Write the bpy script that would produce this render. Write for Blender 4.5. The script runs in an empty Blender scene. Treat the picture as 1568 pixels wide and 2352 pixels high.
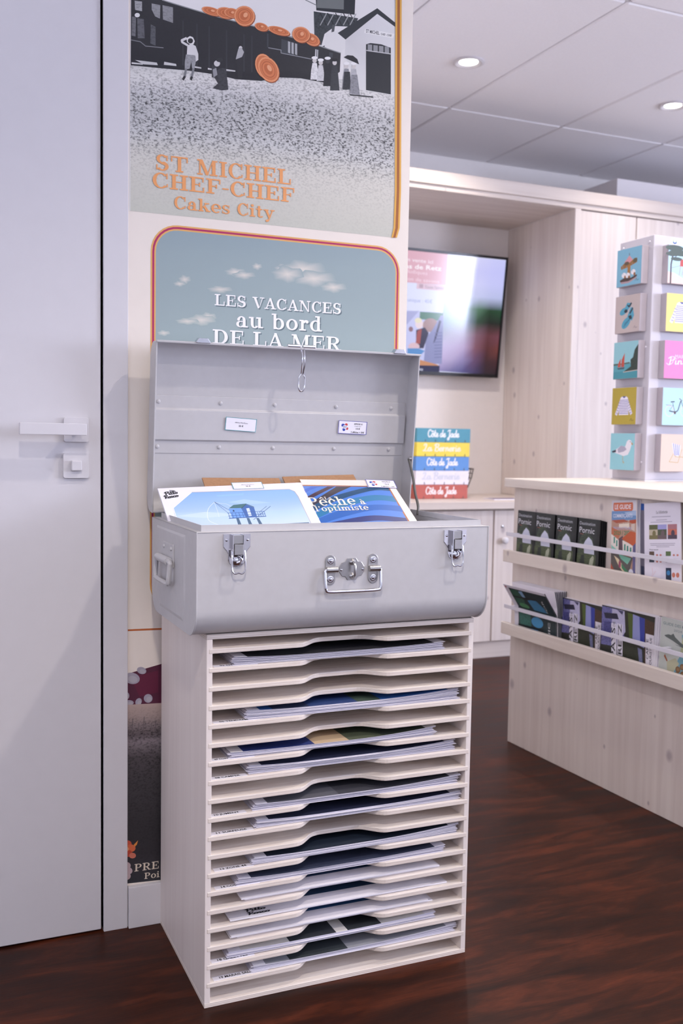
import bpy, bmesh, math, random
from mathutils import Vector, Matrix
from mathutils.geometry import tessellate_polygon
random.seed(7)
SC = bpy.context.scene
COL = SC.collection
# ------------------------------------------------------------------ camera
CX, CY, CZ = .2111, -1.9963, 1.01
YAW, PITCH, ROLL, FPX = .409, -.0733, .0169, 2295.08
_f = Vector((math.sin(YAW)*math.cos(PITCH), math.cos(YAW)*math.cos(PITCH), math.sin(PITCH)))
_r0 = Vector((math.cos(YAW), -math.sin(YAW), 0)); _u0 = _r0.cross(_f)
CR = _r0*math.cos(ROLL) + _u0*math.sin(ROLL); CU = -_r0*math.sin(ROLL) + _u0*math.cos(ROLL)
EYE = Vector((CX, CY, CZ))
cam = bpy.data.cameras.new('camera'); camo = bpy.data.objects.new('camera', cam); COL.objects.link(camo)
M = Matrix((CR, CU, -_f)).transposed().to_4x4(); M.translation = EYE
camo.matrix_world = M
cam.sensor_fit = 'VERTICAL'; cam.sensor_height = 36; cam.sensor_width = 24; cam.lens = FPX/2352*36
cam.clip_start = .05
cam.dof.use_dof = True; cam.dof.focus_distance = 1.85; cam.dof.aperture_fstop = 6.0
SC.camera = camo
SC.cycles.diffuse_bounces = 7
SC.view_settings.view_transform = 'Standard'; SC.view_settings.look = 'None'
SC.view_settings.exposure = 0; SC.view_settings.gamma = 1; SC.view_settings.use_curve_mapping = False
# ------------------------------------------------------------------ light
w = bpy.data.worlds.new('daylight'); SC.world = w; w.use_nodes = True
w.node_tree.nodes['Background'].inputs[0].default_value = (.72, .78, 1, 1)
w.node_tree.nodes['Background'].inputs[1].default_value = 1.0
def area(name, loc, look, sx, sy, power, col):
    l = bpy.data.lights.new(name, 'AREA'); l.shape = 'RECTANGLE'; l.size = sx; l.size_y = sy
    l.energy = power; l.color = col
    o = bpy.data.objects.new(name, l); COL.objects.link(o); o.location = loc
    o.rotation_euler = (Vector(look)-Vector(loc)).to_track_quat('-Z', 'Y').to_euler(); return o
# right-wall daylight, plus added front and left fill; most tilt up to brighten ceiling
area('daylight_side_window', (5.94, -2.6, 1.55), (0, -2.4, 1.6), 1.8, 1.0, 195, (.74, .78, 1))
area('daylight_far_window', (5.94, .3, 1.5), (2.6, .5, 3.4), 2.0, 1.3, 43, (.76, .80, 1))
area('front_fill_light', (1.6, -4.55, 1.45), (1.6, -2.4, 5.2), 3.4, 1.7, 30, (.80, .83, 1))  # fill lamp added behind the viewer, aimed up at the ceiling
area('left_fill_light', (-2.34, -2.4, 1.5), (-.2, -2.2, 5.0), 2.8, 1.3, 50, (.80, .83, 1))  # fill lamp added to brighten the faces turned left

# ------------------------------------------------------------------ helpers
def px_ray(x, y):
    return _f + CR*((x-784)/FPX) + CU*(-(y-1176)/FPX)
def lin(h, g=1.0):
    h = h.lstrip('#'); o = []
    for i in (0, 2, 4):
        c = int(h[i:i+2], 16)/255
        o.append(min(.93, g*(c/12.92 if c <= .04045 else ((c+.055)/1.055)**2.4)))
    return tuple(o)
def wloc(o):
    v = Vector((0, 0, 0))
    while o: v += o.location; o = o.parent
    return v
def tag(o, label=None, cat=None, group=None, kind=None):
    if label: o['label'] = label
    if cat: o['category'] = cat
    if group: o['group'] = group
    if kind: o['kind'] = kind
    return o
def thing(name, loc, label=None, cat=None, group=None, kind=None):
    o = bpy.data.objects.new(name, None); o.empty_display_size = .05; COL.objects.link(o); o.location = loc
    return tag(o, label, cat, group, kind)
def frame_of(d):
    d = Vector(d).normalized(); a = Vector((0, 0, 1)) if abs(d.z) < .9 else Vector((1, 0, 0))
    u = d.cross(a).normalized(); return u, d.cross(u).normalized()
def smooth_pts(p, n=6, closed=False):
    p = [Vector(q) for q in p]; out = []; N = len(p)
    rng = range(N) if closed else range(N-1)
    for i in rng:
        a = p[(i-1) % N] if closed else p[max(i-1, 0)]; b = p[i]; c = p[(i+1) % N]
        d = p[(i+2) % N] if closed else p[min(i+2, N-1)]
        for k in range(n):
            t = k/n
            out.append(.5*((2*b)+(c-a)*t+(2*a-5*b+4*c-d)*t*t+(3*b-a-3*c+d)*t**3))
    if not closed: out.append(p[-1])
    return out
class MB:
    def __init__(s): s.V = []; s.F = []
    def add(s, V, F):
        n = len(s.V); s.V += [Vector(v) for v in V]; s.F += [[n+i for i in f] for f in F]; return s
    def box(s, x0, x1, y0, y1, z0, z1):
        return s.add([(x, y, z) for z in (z0, z1) for y in (y0, y1) for x in (x0, x1)],
                     [(0, 2, 3, 1), (4, 5, 7, 6), (0, 1, 5, 4), (2, 6, 7, 3), (0, 4, 6, 2), (1, 3, 7, 5)])
    def obox(s, c, ax, h):
        c = Vector(c); ax = [Vector(a) for a in ax]
        return s.add([c+ax[0]*h[0]*i+ax[1]*h[1]*j+ax[2]*h[2]*k for k in (-1, 1) for j in (-1, 1) for i in (-1, 1)],
                     [(0, 2, 3, 1), (4, 5, 7, 6), (0, 1, 5, 4), (2, 6, 7, 3), (0, 4, 6, 2), (1, 3, 7, 5)])
    def extrude(s, pts, vec):
        pts = [Vector(p) for p in pts]; vec = Vector(vec); n = len(pts); m = len(s.V)
        s.V += pts+[p+vec for p in pts]
        for t in tessellate_polygon([pts]):
            s.F.append([m+t[0], m+t[2], m+t[1]]); s.F.append([m+n+t[0], m+n+t[1], m+n+t[2]])
        for i in range(n):
            j = (i+1) % n; s.F.append([m+i, m+j, m+n+j, m+n+i])
        return s
    def tube(s, pts, r, n=8, closed=False):
        pts = [Vector(p) for p in pts]; N = len(pts); m = len(s.V); u = None
        for i, p in enumerate(pts):
            d = (pts[(i+1) % N]-pts[i-1]) if closed else (pts[min(i+1, N-1)]-pts[max(i-1, 0)])
            d.normalize()
            if u is None: u, v = frame_of(d)
            else:
                u = (u-d*u.dot(d)).normalized(); v = d.cross(u)
            for k in range(n):
                a = 2*math.pi*k/n; s.V.append(p+(u*math.cos(a)+v*math.sin(a))*r)
        for i in range(N if closed else N-1):
            for k in range(n):
                a, b = m+i*n, m+((i+1) % N)*n
                s.F.append([a+k, a+(k+1) % n, b+(k+1) % n, b+k])
        if not closed:
            s.F.append([m+k for k in range(n)][::-1]); s.F.append([m+(N-1)*n+k for k in range(n)])
        return s
    def lathe(s, prof, o, ax, n=20):
        o = Vector(o); ax = Vector(ax).normalized(); u, v = frame_of(ax); m = len(s.V)
        for r, h in prof:
            for k in range(n):
                a = 2*math.pi*k/n; s.V.append(o+ax*h+(u*math.cos(a)+v*math.sin(a))*r)
        for i in range(len(prof)-1):
            for k in range(n):
                a, b = m+i*n, m+(i+1)*n; s.F.append([a+k, a+(k+1) % n, b+(k+1) % n, b+k])
        s.F.append([m+k for k in range(n)][::-1]); s.F.append([m+(len(prof)-1)*n+k for k in range(n)])
        return s
    def grid(s, rows):
        m = len(s.V); n = len(rows[0])
        for r in rows: s.V += [Vector(p) for p in r]
        for i in range(len(rows)-1):
            for k in range(n-1): s.F.append([m+i*n+k, m+i*n+k+1, m+(i+1)*n+k+1, m+(i+1)*n+k])
        return s
    def build(s, name, mat, parent=None, bevel=0, smooth=False, seg=2):
        off = wloc(parent) if parent else Vector((0, 0, 0))
        me = bpy.data.meshes.new(name)
        me.from_pydata([tuple(v-off) for v in s.V], [], s.F); me.update()
        bm = bmesh.new(); bm.from_mesh(me); bmesh.ops.recalc_face_normals(bm, faces=bm.faces); bm.to_mesh(me); bm.free()
        o = bpy.data.objects.new(name, me); COL.objects.link(o); o.parent = parent
        me.materials.append(mat)
        if smooth:
            for p in me.polygons: p.use_smooth = True
            try: me.set_sharp_from_angle(angle=math.radians(40))
            except Exception: pass
        if bevel:
            b = o.modifiers.new('edge', 'BEVEL'); b.width = bevel; b.segments = seg; b.limit_method = 'ANGLE'; b.angle_limit = .6
            b.harden_normals = False
        return o
# ------------------------------------------------------------------ materials
def newmat(name):
    m = bpy.data.materials.new(name); m.use_nodes = True; nt = m.node_tree
    return m, nt, nt.nodes['Principled BSDF']
def plain(name, col, rough=.5, metal=0, var=.04, scale=30, bump=0, coat=0):
    m, nt, b = newmat(name); c = lin(col)
    tc = nt.nodes.new('ShaderNodeTexCoord'); nz = nt.nodes.new('ShaderNodeTexNoise'); nz.inputs['Scale'].default_value = scale
    nz.inputs['Detail'].default_value = 3
    nt.links.new(tc.outputs['Object'], nz.inputs['Vector'])
    r = nt.nodes.new('ShaderNodeValToRGB')
    r.color_ramp.elements[0].position = .3; r.color_ramp.elements[1].position = .7
    r.color_ramp.elements[0].color = (*[x*(1-var) for x in c], 1); r.color_ramp.elements[1].color = (*[min(1, x*(1+var)) for x in c], 1)
    nt.links.new(nz.outputs['Fac'], r.inputs['Fac']); nt.links.new(r.outputs['Color'], b.inputs['Base Color'])
    b.inputs['Roughness'].default_value = rough; b.inputs['Metallic'].default_value = metal; b.inputs['Coat Weight'].default_value = coat
    if bump:
        bp = nt.nodes.new('ShaderNodeBump'); bp.inputs['Strength'].default_value = bump; bp.inputs['Distance'].default_value = .002
        nt.links.new(nz.outputs['Fac'], bp.inputs['Height']); nt.links.new(bp.outputs['Normal'], b.inputs['Normal'])
    return m
def wood(name, c0, c1, knot='#8d7f86', axis='Z', rough=.5, knots=True, grain=1.0, kscale=5.6):
    m, nt, b = newmat(name); N = nt.nodes.new; L = nt.links.new
    tc = N('ShaderNodeTexCoord'); mp = N('ShaderNodeMapping')
    mp.inputs['Scale'].default_value = {'Z': (38, 38, 1.6), 'X': (1.6, 38, 38), 'Y': (38, 1.6, 38)}[axis]
    L(tc.outputs['Object'], mp.inputs['Vector'])
    nz = N('ShaderNodeTexNoise'); nz.inputs['Scale'].default_value = grain; nz.inputs['Detail'].default_value = 5; nz.inputs['Distortion'].default_value = .6
    L(mp.outputs['Vector'], nz.inputs['Vector'])
    r = N('ShaderNodeValToRGB'); r.color_ramp.elements[0].position = .3; r.color_ramp.elements[1].position = .68
    r.color_ramp.elements[0].color = (*lin(c0), 1); r.color_ramp.elements[1].color = (*lin(c1), 1)
    L(nz.outputs['Fac'], r.inputs['Fac']); out = r.outputs['Color']
    if knots:
        sx = N('ShaderNodeSeparateXYZ'); L(tc.outputs['Object'], sx.inputs[0]); ad = N('ShaderNodeMath'); ad.operation = 'ADD'; L(sx.outputs['X'], ad.inputs[0]); L(sx.outputs['Y'], ad.inputs[1])
        cb = N('ShaderNodeCombineXYZ'); L(ad.outputs[0], cb.inputs['X'])
        my = N('ShaderNodeMath'); my.operation = 'MULTIPLY'; my.inputs[1].default_value = .7; L(sx.outputs['Z'], my.inputs[0]); L(my.outputs[0], cb.inputs['Y'])
        v = N('ShaderNodeTexVoronoi'); v.voronoi_dimensions = '2D'; v.inputs['Scale'].default_value = kscale; v.inputs['Randomness'].default_value = 1; L(cb.outputs[0], v.inputs['Vector'])
        sc = N('ShaderNodeSeparateColor'); L(v.outputs['Color'], sc.inputs[0])
        dv = N('ShaderNodeMath'); dv.operation = 'DIVIDE'; L(v.outputs['Distance'], dv.inputs[0]); L(sc.outputs[0], dv.inputs[1])
        kr = N('ShaderNodeValToRGB'); kr.color_ramp.elements[0].position = .03; kr.color_ramp.elements[0].color = (.6, .6, .6, 1)
        kr.color_ramp.elements[1].position = .085; kr.color_ramp.elements[1].color = (0, 0, 0, 1); L(dv.outputs[0], kr.inputs['Fac'])
        mx = N('ShaderNodeMix'); mx.data_type = 'RGBA'; L(kr.outputs['Color'], mx.inputs['Factor'])
        L(out, mx.inputs['A']); mx.inputs['B'].default_value = (*lin(knot), 1); out = mx.outputs['Result']
    L(out, b.inputs['Base Color']); b.inputs['Roughness'].default_value = rough
    bp = N('ShaderNodeBump'); bp.inputs['Strength'].default_value = .08; bp.inputs['Distance'].default_value = .001
    L(nz.outputs['Fac'], bp.inputs['Height']); L(bp.outputs['Normal'], b.inputs['Normal'])
    return m
def ply_mat():
    # pale plywood: faces plain, fine veneer lines along the sawn edge (object z runs through the thickness)
    m, nt, b = newmat('pale_plywood'); N = nt.nodes.new; L = nt.links.new
    tc = N('ShaderNodeTexCoord'); sp = N('ShaderNodeSeparateXYZ'); L(tc.outputs['Object'], sp.inputs[0])
    nz = N('ShaderNodeTexNoise'); nz.inputs['Scale'].default_value = 9; nz.inputs['Detail'].default_value = 4
    mp = N('ShaderNodeMapping'); mp.inputs['Scale'].default_value = (1.2, 14, 60); L(tc.outputs['Object'], mp.inputs['Vector']); L(mp.outputs['Vector'], nz.inputs['Vector'])
    mu = N('ShaderNodeMath'); mu.operation = 'MULTIPLY'; mu.inputs[1].default_value = 2*math.pi/.0031; L(sp.outputs['Z'], mu.inputs[0])
    si = N('ShaderNodeMath'); si.operation = 'SINE'; L(mu.outputs[0], si.inputs[0])
    geo = N('ShaderNodeNewGeometry'); sn = N('ShaderNodeSeparateXYZ'); L(geo.outputs['True Normal'], sn.inputs[0])
    ab = N('ShaderNodeMath'); ab.operation = 'ABSOLUTE'; L(sn.outputs['Z'], ab.inputs[0])
    inv = N('ShaderNodeMath'); inv.operation = 'SUBTRACT'; inv.inputs[0].default_value = 1; L(ab.outputs[0], inv.inputs[1])
    gt = N('ShaderNodeMath'); gt.operation = 'GREATER_THAN'; gt.inputs[1].default_value = .35; L(si.outputs[0], gt.inputs[0])
    ml = N('ShaderNodeMath'); ml.operation = 'MULTIPLY'; L(gt.outputs[0], ml.inputs[0]); L(inv.outputs[0], ml.inputs[1])
    m2 = N('ShaderNodeMath'); m2.operation = 'MULTIPLY'; m2.inputs[1].default_value = .45; L(ml.outputs[0], m2.inputs[0])
    r = N('ShaderNodeValToRGB'); r.color_ramp.elements[0].color = (*lin('#dcd0c6'), 1); r.color_ramp.elements[1].color = (*lin('#efe7df'), 1)
    r.color_ramp.elements[0].position = .3; r.color_ramp.elements[1].position = .7; L(nz.outputs['Fac'], r.inputs['Fac'])
    mx = N('ShaderNodeMix'); mx.data_type = 'RGBA'; L(m2.outputs[0], mx.inputs['Factor']); L(r.outputs['Color'], mx.inputs['A']); mx.inputs['B'].default_value = (*lin('#c2a58f'), 1)
    L(mx.outputs['Result'], b.inputs['Base Color']); b.inputs['Roughness'].default_value = .55
    return m
def floor_mat():
    m, nt, b = newmat('dark_wood_floor'); N = nt.nodes.new; L = nt.links.new
    tc = N('ShaderNodeTexCoord'); mp = N('ShaderNodeMapping'); mp.inputs['Scale'].default_value = (1.5, 9, 1); L(tc.outputs['Object'], mp.inputs['Vector'])
    a = N('ShaderNodeTexNoise'); a.inputs['Scale'].default_value = 2.2; a.inputs['Detail'].default_value = 7; a.inputs['Roughness'].default_value = .62; a.inputs['Distortion'].default_value = .8
    L(mp.outputs['Vector'], a.inputs['Vector'])
    r = N('ShaderNodeValToRGB'); e = r.color_ramp.elements
    e[0].position = .3; e[0].color = (*lin('#1d0c07'), 1); e[1].position = .72; e[1].color = (*lin('#532513'), 1)
    k = e.new(.5); k.color = (*lin('#32150a'), 1); L(a.outputs['Fac'], r.inputs['Fac'])
    f = N('ShaderNodeTexNoise'); f.inputs['Scale'].default_value = 26; f.inputs['Detail'].default_value = 3; L(mp.outputs['Vector'], f.inputs['Vector'])
    mx = N('ShaderNodeMix'); mx.data_type = 'RGBA'; mx.blend_type = 'OVERLAY'; mx.inputs['Factor'].default_value = .35
    L(r.outputs['Color'], mx.inputs['A']); L(f.outputs['Fac'], mx.inputs['B'])
    L(mx.outputs['Result'], b.inputs['Base Color'])
    b.inputs['Specular IOR Level'].default_value = .16
    rr = N('ShaderNodeMapRange'); rr.inputs['To Min'].default_value = .36; rr.inputs['To Max'].default_value = .5; L(a.outputs['Fac'], rr.inputs['Value']); L(rr.outputs['Result'], b.inputs['Roughness'])
    bp = N('ShaderNodeBump'); bp.inputs['Strength'].default_value = .1; bp.inputs['Distance'].default_value = .001; L(f.outputs['Fac'], bp.inputs['Height']); L(bp.outputs['Normal'], b.inputs['Normal'])
    return m
def print_mat(name, rough=.45, emit=0, coat=0):
    # printed ink: colours held per face, the alpha channel says how grainy the print is there
    m, nt, b = newmat(name); N = nt.nodes.new; L = nt.links.new
    at = N('ShaderNodeAttribute'); at.attribute_name = 'Ink'
    tc = N('ShaderNodeTexCoord')
    nz = N('ShaderNodeTexNoise'); nz.inputs['Scale'].default_value = 230; nz.inputs['Detail'].default_value = 5; nz.inputs['Roughness'].default_value = .65
    mp = N('ShaderNodeMapping'); mp.inputs['Scale'].default_value = (.8, .8, 1.25); L(tc.outputs['Object'], mp.inputs['Vector']); L(mp.outputs['Vector'], nz.inputs['Vector'])
    r = N('ShaderNodeValToRGB'); e = r.color_ramp.elements; e[0].position = .36; e[0].color = (.04, .04, .045, 1); e[1].position = .53; e[1].color = (1, 1, 1, 1)
    L(nz.outputs['Fac'], r.inputs['Fac'])
    mx = N('ShaderNodeMix'); mx.data_type = 'RGBA'; mx.blend_type = 'MULTIPLY'
    L(at.outputs['Alpha'], mx.inputs['Factor']); L(at.outputs['Color'], mx.inputs['A']); L(r.outputs['Color'], mx.inputs['B'])
    if emit:
        L(mx.outputs['Result'], b.inputs['Emission Color']); b.inputs['Emission Strength'].default_value = emit
        b.inputs['Base Color'].default_value = (.01, .01, .012, 1); b.inputs['Roughness'].default_value = .12
    else:
        L(mx.outputs['Result'], b.inputs['Base Color']); b.inputs['Roughness'].default_value = rough; b.inputs['Coat Weight'].default_value = coat
        b.inputs['Coat Roughness'].default_value = .08
    return m
MT = dict(
    wall=plain('wall_paint', '#efecea', .8, var=.01, bump=.05), white=plain('white_lacquer', '#d3d0d3', .45, var=.01),
    tile=plain('ceiling_tile_paint', '#f1f0f3', .9, var=.015, scale=120, bump=.1), grid=plain('ceiling_grid', '#c9c6cf', .7, var=.01),
    pine=wood('whitewashed_pine', '#d0c4bd', '#ddd3cc'), pine_x=wood('whitewashed_pine_rail', '#ccbfb6', '#d8cdc4', axis='X'),
    pine_y=wood('whitewashed_pine_ledge', '#d0c4bb', '#ddd4cb', axis='Y'),
    panel=wood('pale_plywood_side', '#e0d4cd', '#eae0d9', knots=False, grain=.8), ply=ply_mat(), floor=floor_mat(),
    grey=plain('grey_enamel', '#bebcbd', .38, var=.02, scale=60), chrome=plain('chrome', '#d6d6dc', .16, 1, var=.05), steel=plain('zinc_steel', '#b9b7b6', .3, 1, var=.08),
    dark=plain('dark_metal', '#5b5955', .45, .3), black=plain('black_plastic', '#0d0e14', .3), kraft=plain('kraft_card', '#a87f5c', .85, var=.08, scale=200),
    paper=plain('white_paper', '#e9e6ec', .6, var=.015), rail=plain('white_metal_rail', '#d4d2dc', .4, var=.01), canvas_edge=plain('grey_canvas_edge', '#a7a0a8', .7, var=.03),
    ink=print_mat('printed_ink', .55), gloss=print_mat('printed_ink_sleeve', .35, coat=.7), screen=print_mat('screen_picture', emit=1.0),
    glass=None)
m, nt, b = newmat('window_glass'); b.inputs['Transmission Weight'].default_value = 1; b.inputs['Roughness'].default_value = 0; b.inputs['IOR'].default_value = 1.02; MT['glass'] = m
m, nt, b = newmat('lamp_glow'); b.inputs['Emission Color'].default_value = (1, .97, .93, 1); b.inputs['Emission Strength'].default_value = 9; MT['glow'] = m
m, nt, b = newmat('clear_sleeve'); b.inputs['Transmission Weight'].default_value = .9; b.inputs['Roughness'].default_value = .08; b.inputs['IOR'].default_value = 1.1; MT['sleeve'] = m

# ------------------------------------------------------------------ lettering
def ring(cx, cy, rx, ry, tx, ty, a0=0, a1=360, n=18):
    o, i = [], []
    for k in range(n+1):
        a = math.radians(a0+(a1-a0)*k/n); c, s = math.cos(a), math.sin(a)
        o.append((cx+rx*c, cy+ry*s)); i.append((cx+(rx-tx)*c, cy+(ry-ty)*s))
    return [[o[k], o[k+1], i[k+1], i[k]] for k in range(n)]
def rc(x0, y0, x1, y1): return [[(x0, y0), (x1, y0), (x1, y1), (x0, y1)]]
def el(cx, cy, rx, ry, n=14): return [[(cx+rx*math.cos(2*math.pi*k/n), cy+ry*math.sin(2*math.pi*k/n)) for k in range(n)]]
def pg(*p): return [list(p)]
H_ = .095
def sf(x0, x1, y=0): return rc(x0, y, x1, y+H_)           # a slab serif
def slab_font():
    G = {}
    st = lambda x, y0=0, y1=1: rc(x, y0, x+.2, y1)
    tp = 1-H_
    G['A'] = (.98, pg((.1, 0), (.19, 0), (.5, .86), (.44, 1)) + pg((.4, 1), (.56, 1), (.92, 0), (.7, 0)) + rc(.24, .27, .74, .34) + sf(.0, .34) + sf(.58, 1.0))
    G['C'] = (.92, ring(.48, .5, .45, .52, .2, .08, 42, 318) + rc(.78, .62, .85, 1.0) + rc(.8, .1, .86, .3))
    D = st(.14)+sf(.02, .5)+sf(.02, .5, tp)
    G['D'] = (1.0, D + ring(.46, .5, .48, .5, .21, .08, -90, 90))
    E = st(.14)+rc(.02, tp, .82, 1)+rc(.34, .47, .6, .54)+rc(.56, .37, .63, .64)+rc(.75, .68, .82, 1)
    G['E'] = (.92, E+rc(.02, 0, .86, H_)+rc(.79, 0, .86, .34)); G['F'] = (.86, E+sf(.02, .48))
    G['H'] = (1.04, st(.14)+st(.7)+rc(.34, .47, .7, .54)+sf(.02, .46)+sf(.58, 1.02)+sf(.02, .46, tp)+sf(.58, 1.02, tp))
    G['I'] = (.52, st(.16)+sf(.04, .48)+sf(.04, .48, tp))
    G['L'] = (.88, st(.14)+sf(.02, .48, tp)+rc(.02, 0, .84, H_)+rc(.77, 0, .84, .38))
    G['M'] = (1.26, rc(.15, 0, .23, 1)+rc(.9, 0, 1.1, 1)+pg((.12, 1), (.34, 1), (.66, .18), (.6, 0), (.54, 0))+pg((.6, 0), (.66, .18), (.92, 1), (.98, 1), (.66, 0))+sf(.03, .35)+sf(.78, 1.22)+sf(.03, .3, tp)+sf(.9, 1.22, tp))
    G['N'] = (1.08, rc(.16, 0, .24, 1)+rc(.82, 0, .9, 1)+pg((.1, 1), (.34, 1), (.9, 0), (.78, 0))+sf(.04, .36)+sf(.7, 1.02, tp)+sf(.02, .3, tp))
    P = st(.14)+sf(.02, .5)+rc(.02, tp, .5, 1)+rc(.3, .44, .5, .51)+ring(.48, .72, .38, .28, .2, .07, -90, 90)
    G['P'] = (.92, P); G['R'] = (1.04, P+pg((.42, .46), (.62, .48), (.9, .06), (.98, 0), (.74, 0))+sf(.74, 1.02))
    S = ring(.38, .73, .33, .29, .19, .09, 30, 262)+ring(.38, .28, .36, .3, .2, .09, 82, -150)+pg((.1, .62), (.36, .55), (.7, .36), (.66, .28), (.3, .42))+rc(.62, .64, .69, .98)+rc(.04, .02, .11, .36)
    G['S'] = (.82, S)
    G['T'] = (1.0, st(.4)+rc(.02, tp, .98, 1)+rc(.02, .64, .09, 1)+rc(.91, .64, .98, 1)+sf(.28, .72))
    G['V'] = (.98, pg((.06, 1), (.28, 1), (.58, .14), (.5, 0), (.44, 0))+pg((.5, 0), (.58, .14), (.82, 1), (.9, 1), (.56, 0))+sf(-.02, .4, tp)+sf(.62, 1.0, tp))
    G['-'] = (.44, rc(.04, .36, .4, .45)); G[' '] = (.42, [])
    s2 = lambda x, y0=0, y1=.7: rc(x, y0, x+.18, y1)
    G['a'] = (.8, s2(.46, 0, .5)+ring(.38, .46, .26, .25, .17, .07, 0, 160)+el(.2, .5, .09, .09)+ring(.32, .2, .27, .21, .17, .06, 50, 330)+sf(.46, .78))
    bowl = ring(.44, .35, .37, .37, .19, .08, -150, 150)
    G['b'] = (.86, s2(.12, 0, 1)+sf(.0, .3, tp)+bowl)
    G['c'] = (.76, ring(.41, .35, .38, .37, .19, .08, 55, 312)+el(.62, .54, .1, .1))
    G['d'] = (.88, s2(.5, 0, 1)+sf(.36, .68, tp)+sf(.5, .82)+ring(.4, .35, .37, .37, .19, .08, 30, 330))
    G['e'] = (.8, ring(.41, .35, .38, .37, .19, .08, 0, 318)+rc(.14, .33, .78, .4))
    arch = lambda x: ring(x, .42, .27, .29, .18, .08, 0, 150)
    G['h'] = (.94, s2(.12, 0, 1)+sf(0, .3, tp)+sf(0, .42)+arch(.49)+s2(.58, 0, .44)+sf(.48, .9))
    I = s2(.14)+sf(.02, .32, .7-H_)+sf(.02, .46)
    G['i'] = (.48, I+el(.23, .9, .11, .11)); G['l'] = (.48, s2(.14, 0, 1)+sf(.02, .32, tp)+sf(.02, .46))
    G['k'] = (.9, s2(.12, 0, 1)+sf(0, .3, tp)+sf(0, .4)+pg((.28, .26), (.34, .26), (.68, .68), (.58, .68))+pg((.36, .42), (.5, .5), (.86, 0), (.62, 0))+sf(.46, .82, .7-H_)+sf(.56, .92))
    G['m'] = (1.36, s2(.12)+sf(0, .3, .7-H_)+sf(0, .4)+arch(.47)+s2(.56, 0, .44)+sf(.46, .84)+arch(.91)+s2(1.0, 0, .44)+sf(.9, 1.32))
    G['o'] = (.82, ring(.41, .35, .38, .37, .19, .08))
    G['p'] = (.86, s2(.12, -.3, .7)+sf(0, .3, .7-H_)+sf(0, .42, -.3)+bowl)
    G['r'] = (.66, I+ring(.48, .42, .26, .28, .18, .08, 70, 160)+el(.54, .58, .1, .1))
    G['s'] = (.66, [[(x*.82, y*.7) for x, y in q] for q in S])
    G['t'] = (.56, s2(.14, .12, .92)+sf(.0, .48, .7-H_)+ring(.36, .16, .22, .18, .16, .07, 180, 340))
    G['u'] = (.94, s2(.12, .2, .7)+sf(0, .3, .7-H_)+s2(.58)+sf(.46, .76, .7-H_)+ring(.37, .26, .25, .28, .18, .08, 180, 330)+sf(.58, .9))
    G['y'] = (.86, pg((.08, .7), (.28, .7), (.52, .1), (.44, 0), (.38, 0))+pg((.68, .7), (.76, .7), (.4, -.28), (.3, -.24))+el(.26, -.22, .1, .1)+sf(0, .38, .7-H_)+sf(.54, .86, .7-H_))
    G["'"] = (.3, el(.15, .9, .1, .1)+pg((.2, .92), (.25, .86), (.12, .68), (.08, .7)))
    G['\xea'] = (.8, G['e'][1]+pg((.18, .8), (.41, 1.02), (.64, .8), (.54, .8), (.41, .9), (.28, .8)))
    G['\xe0'] = (.8, G['a'][1]+pg((.16, .98), (.3, 1.02), (.48, .8), (.4, .8)))
    return G
SLAB = slab_font()
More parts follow.
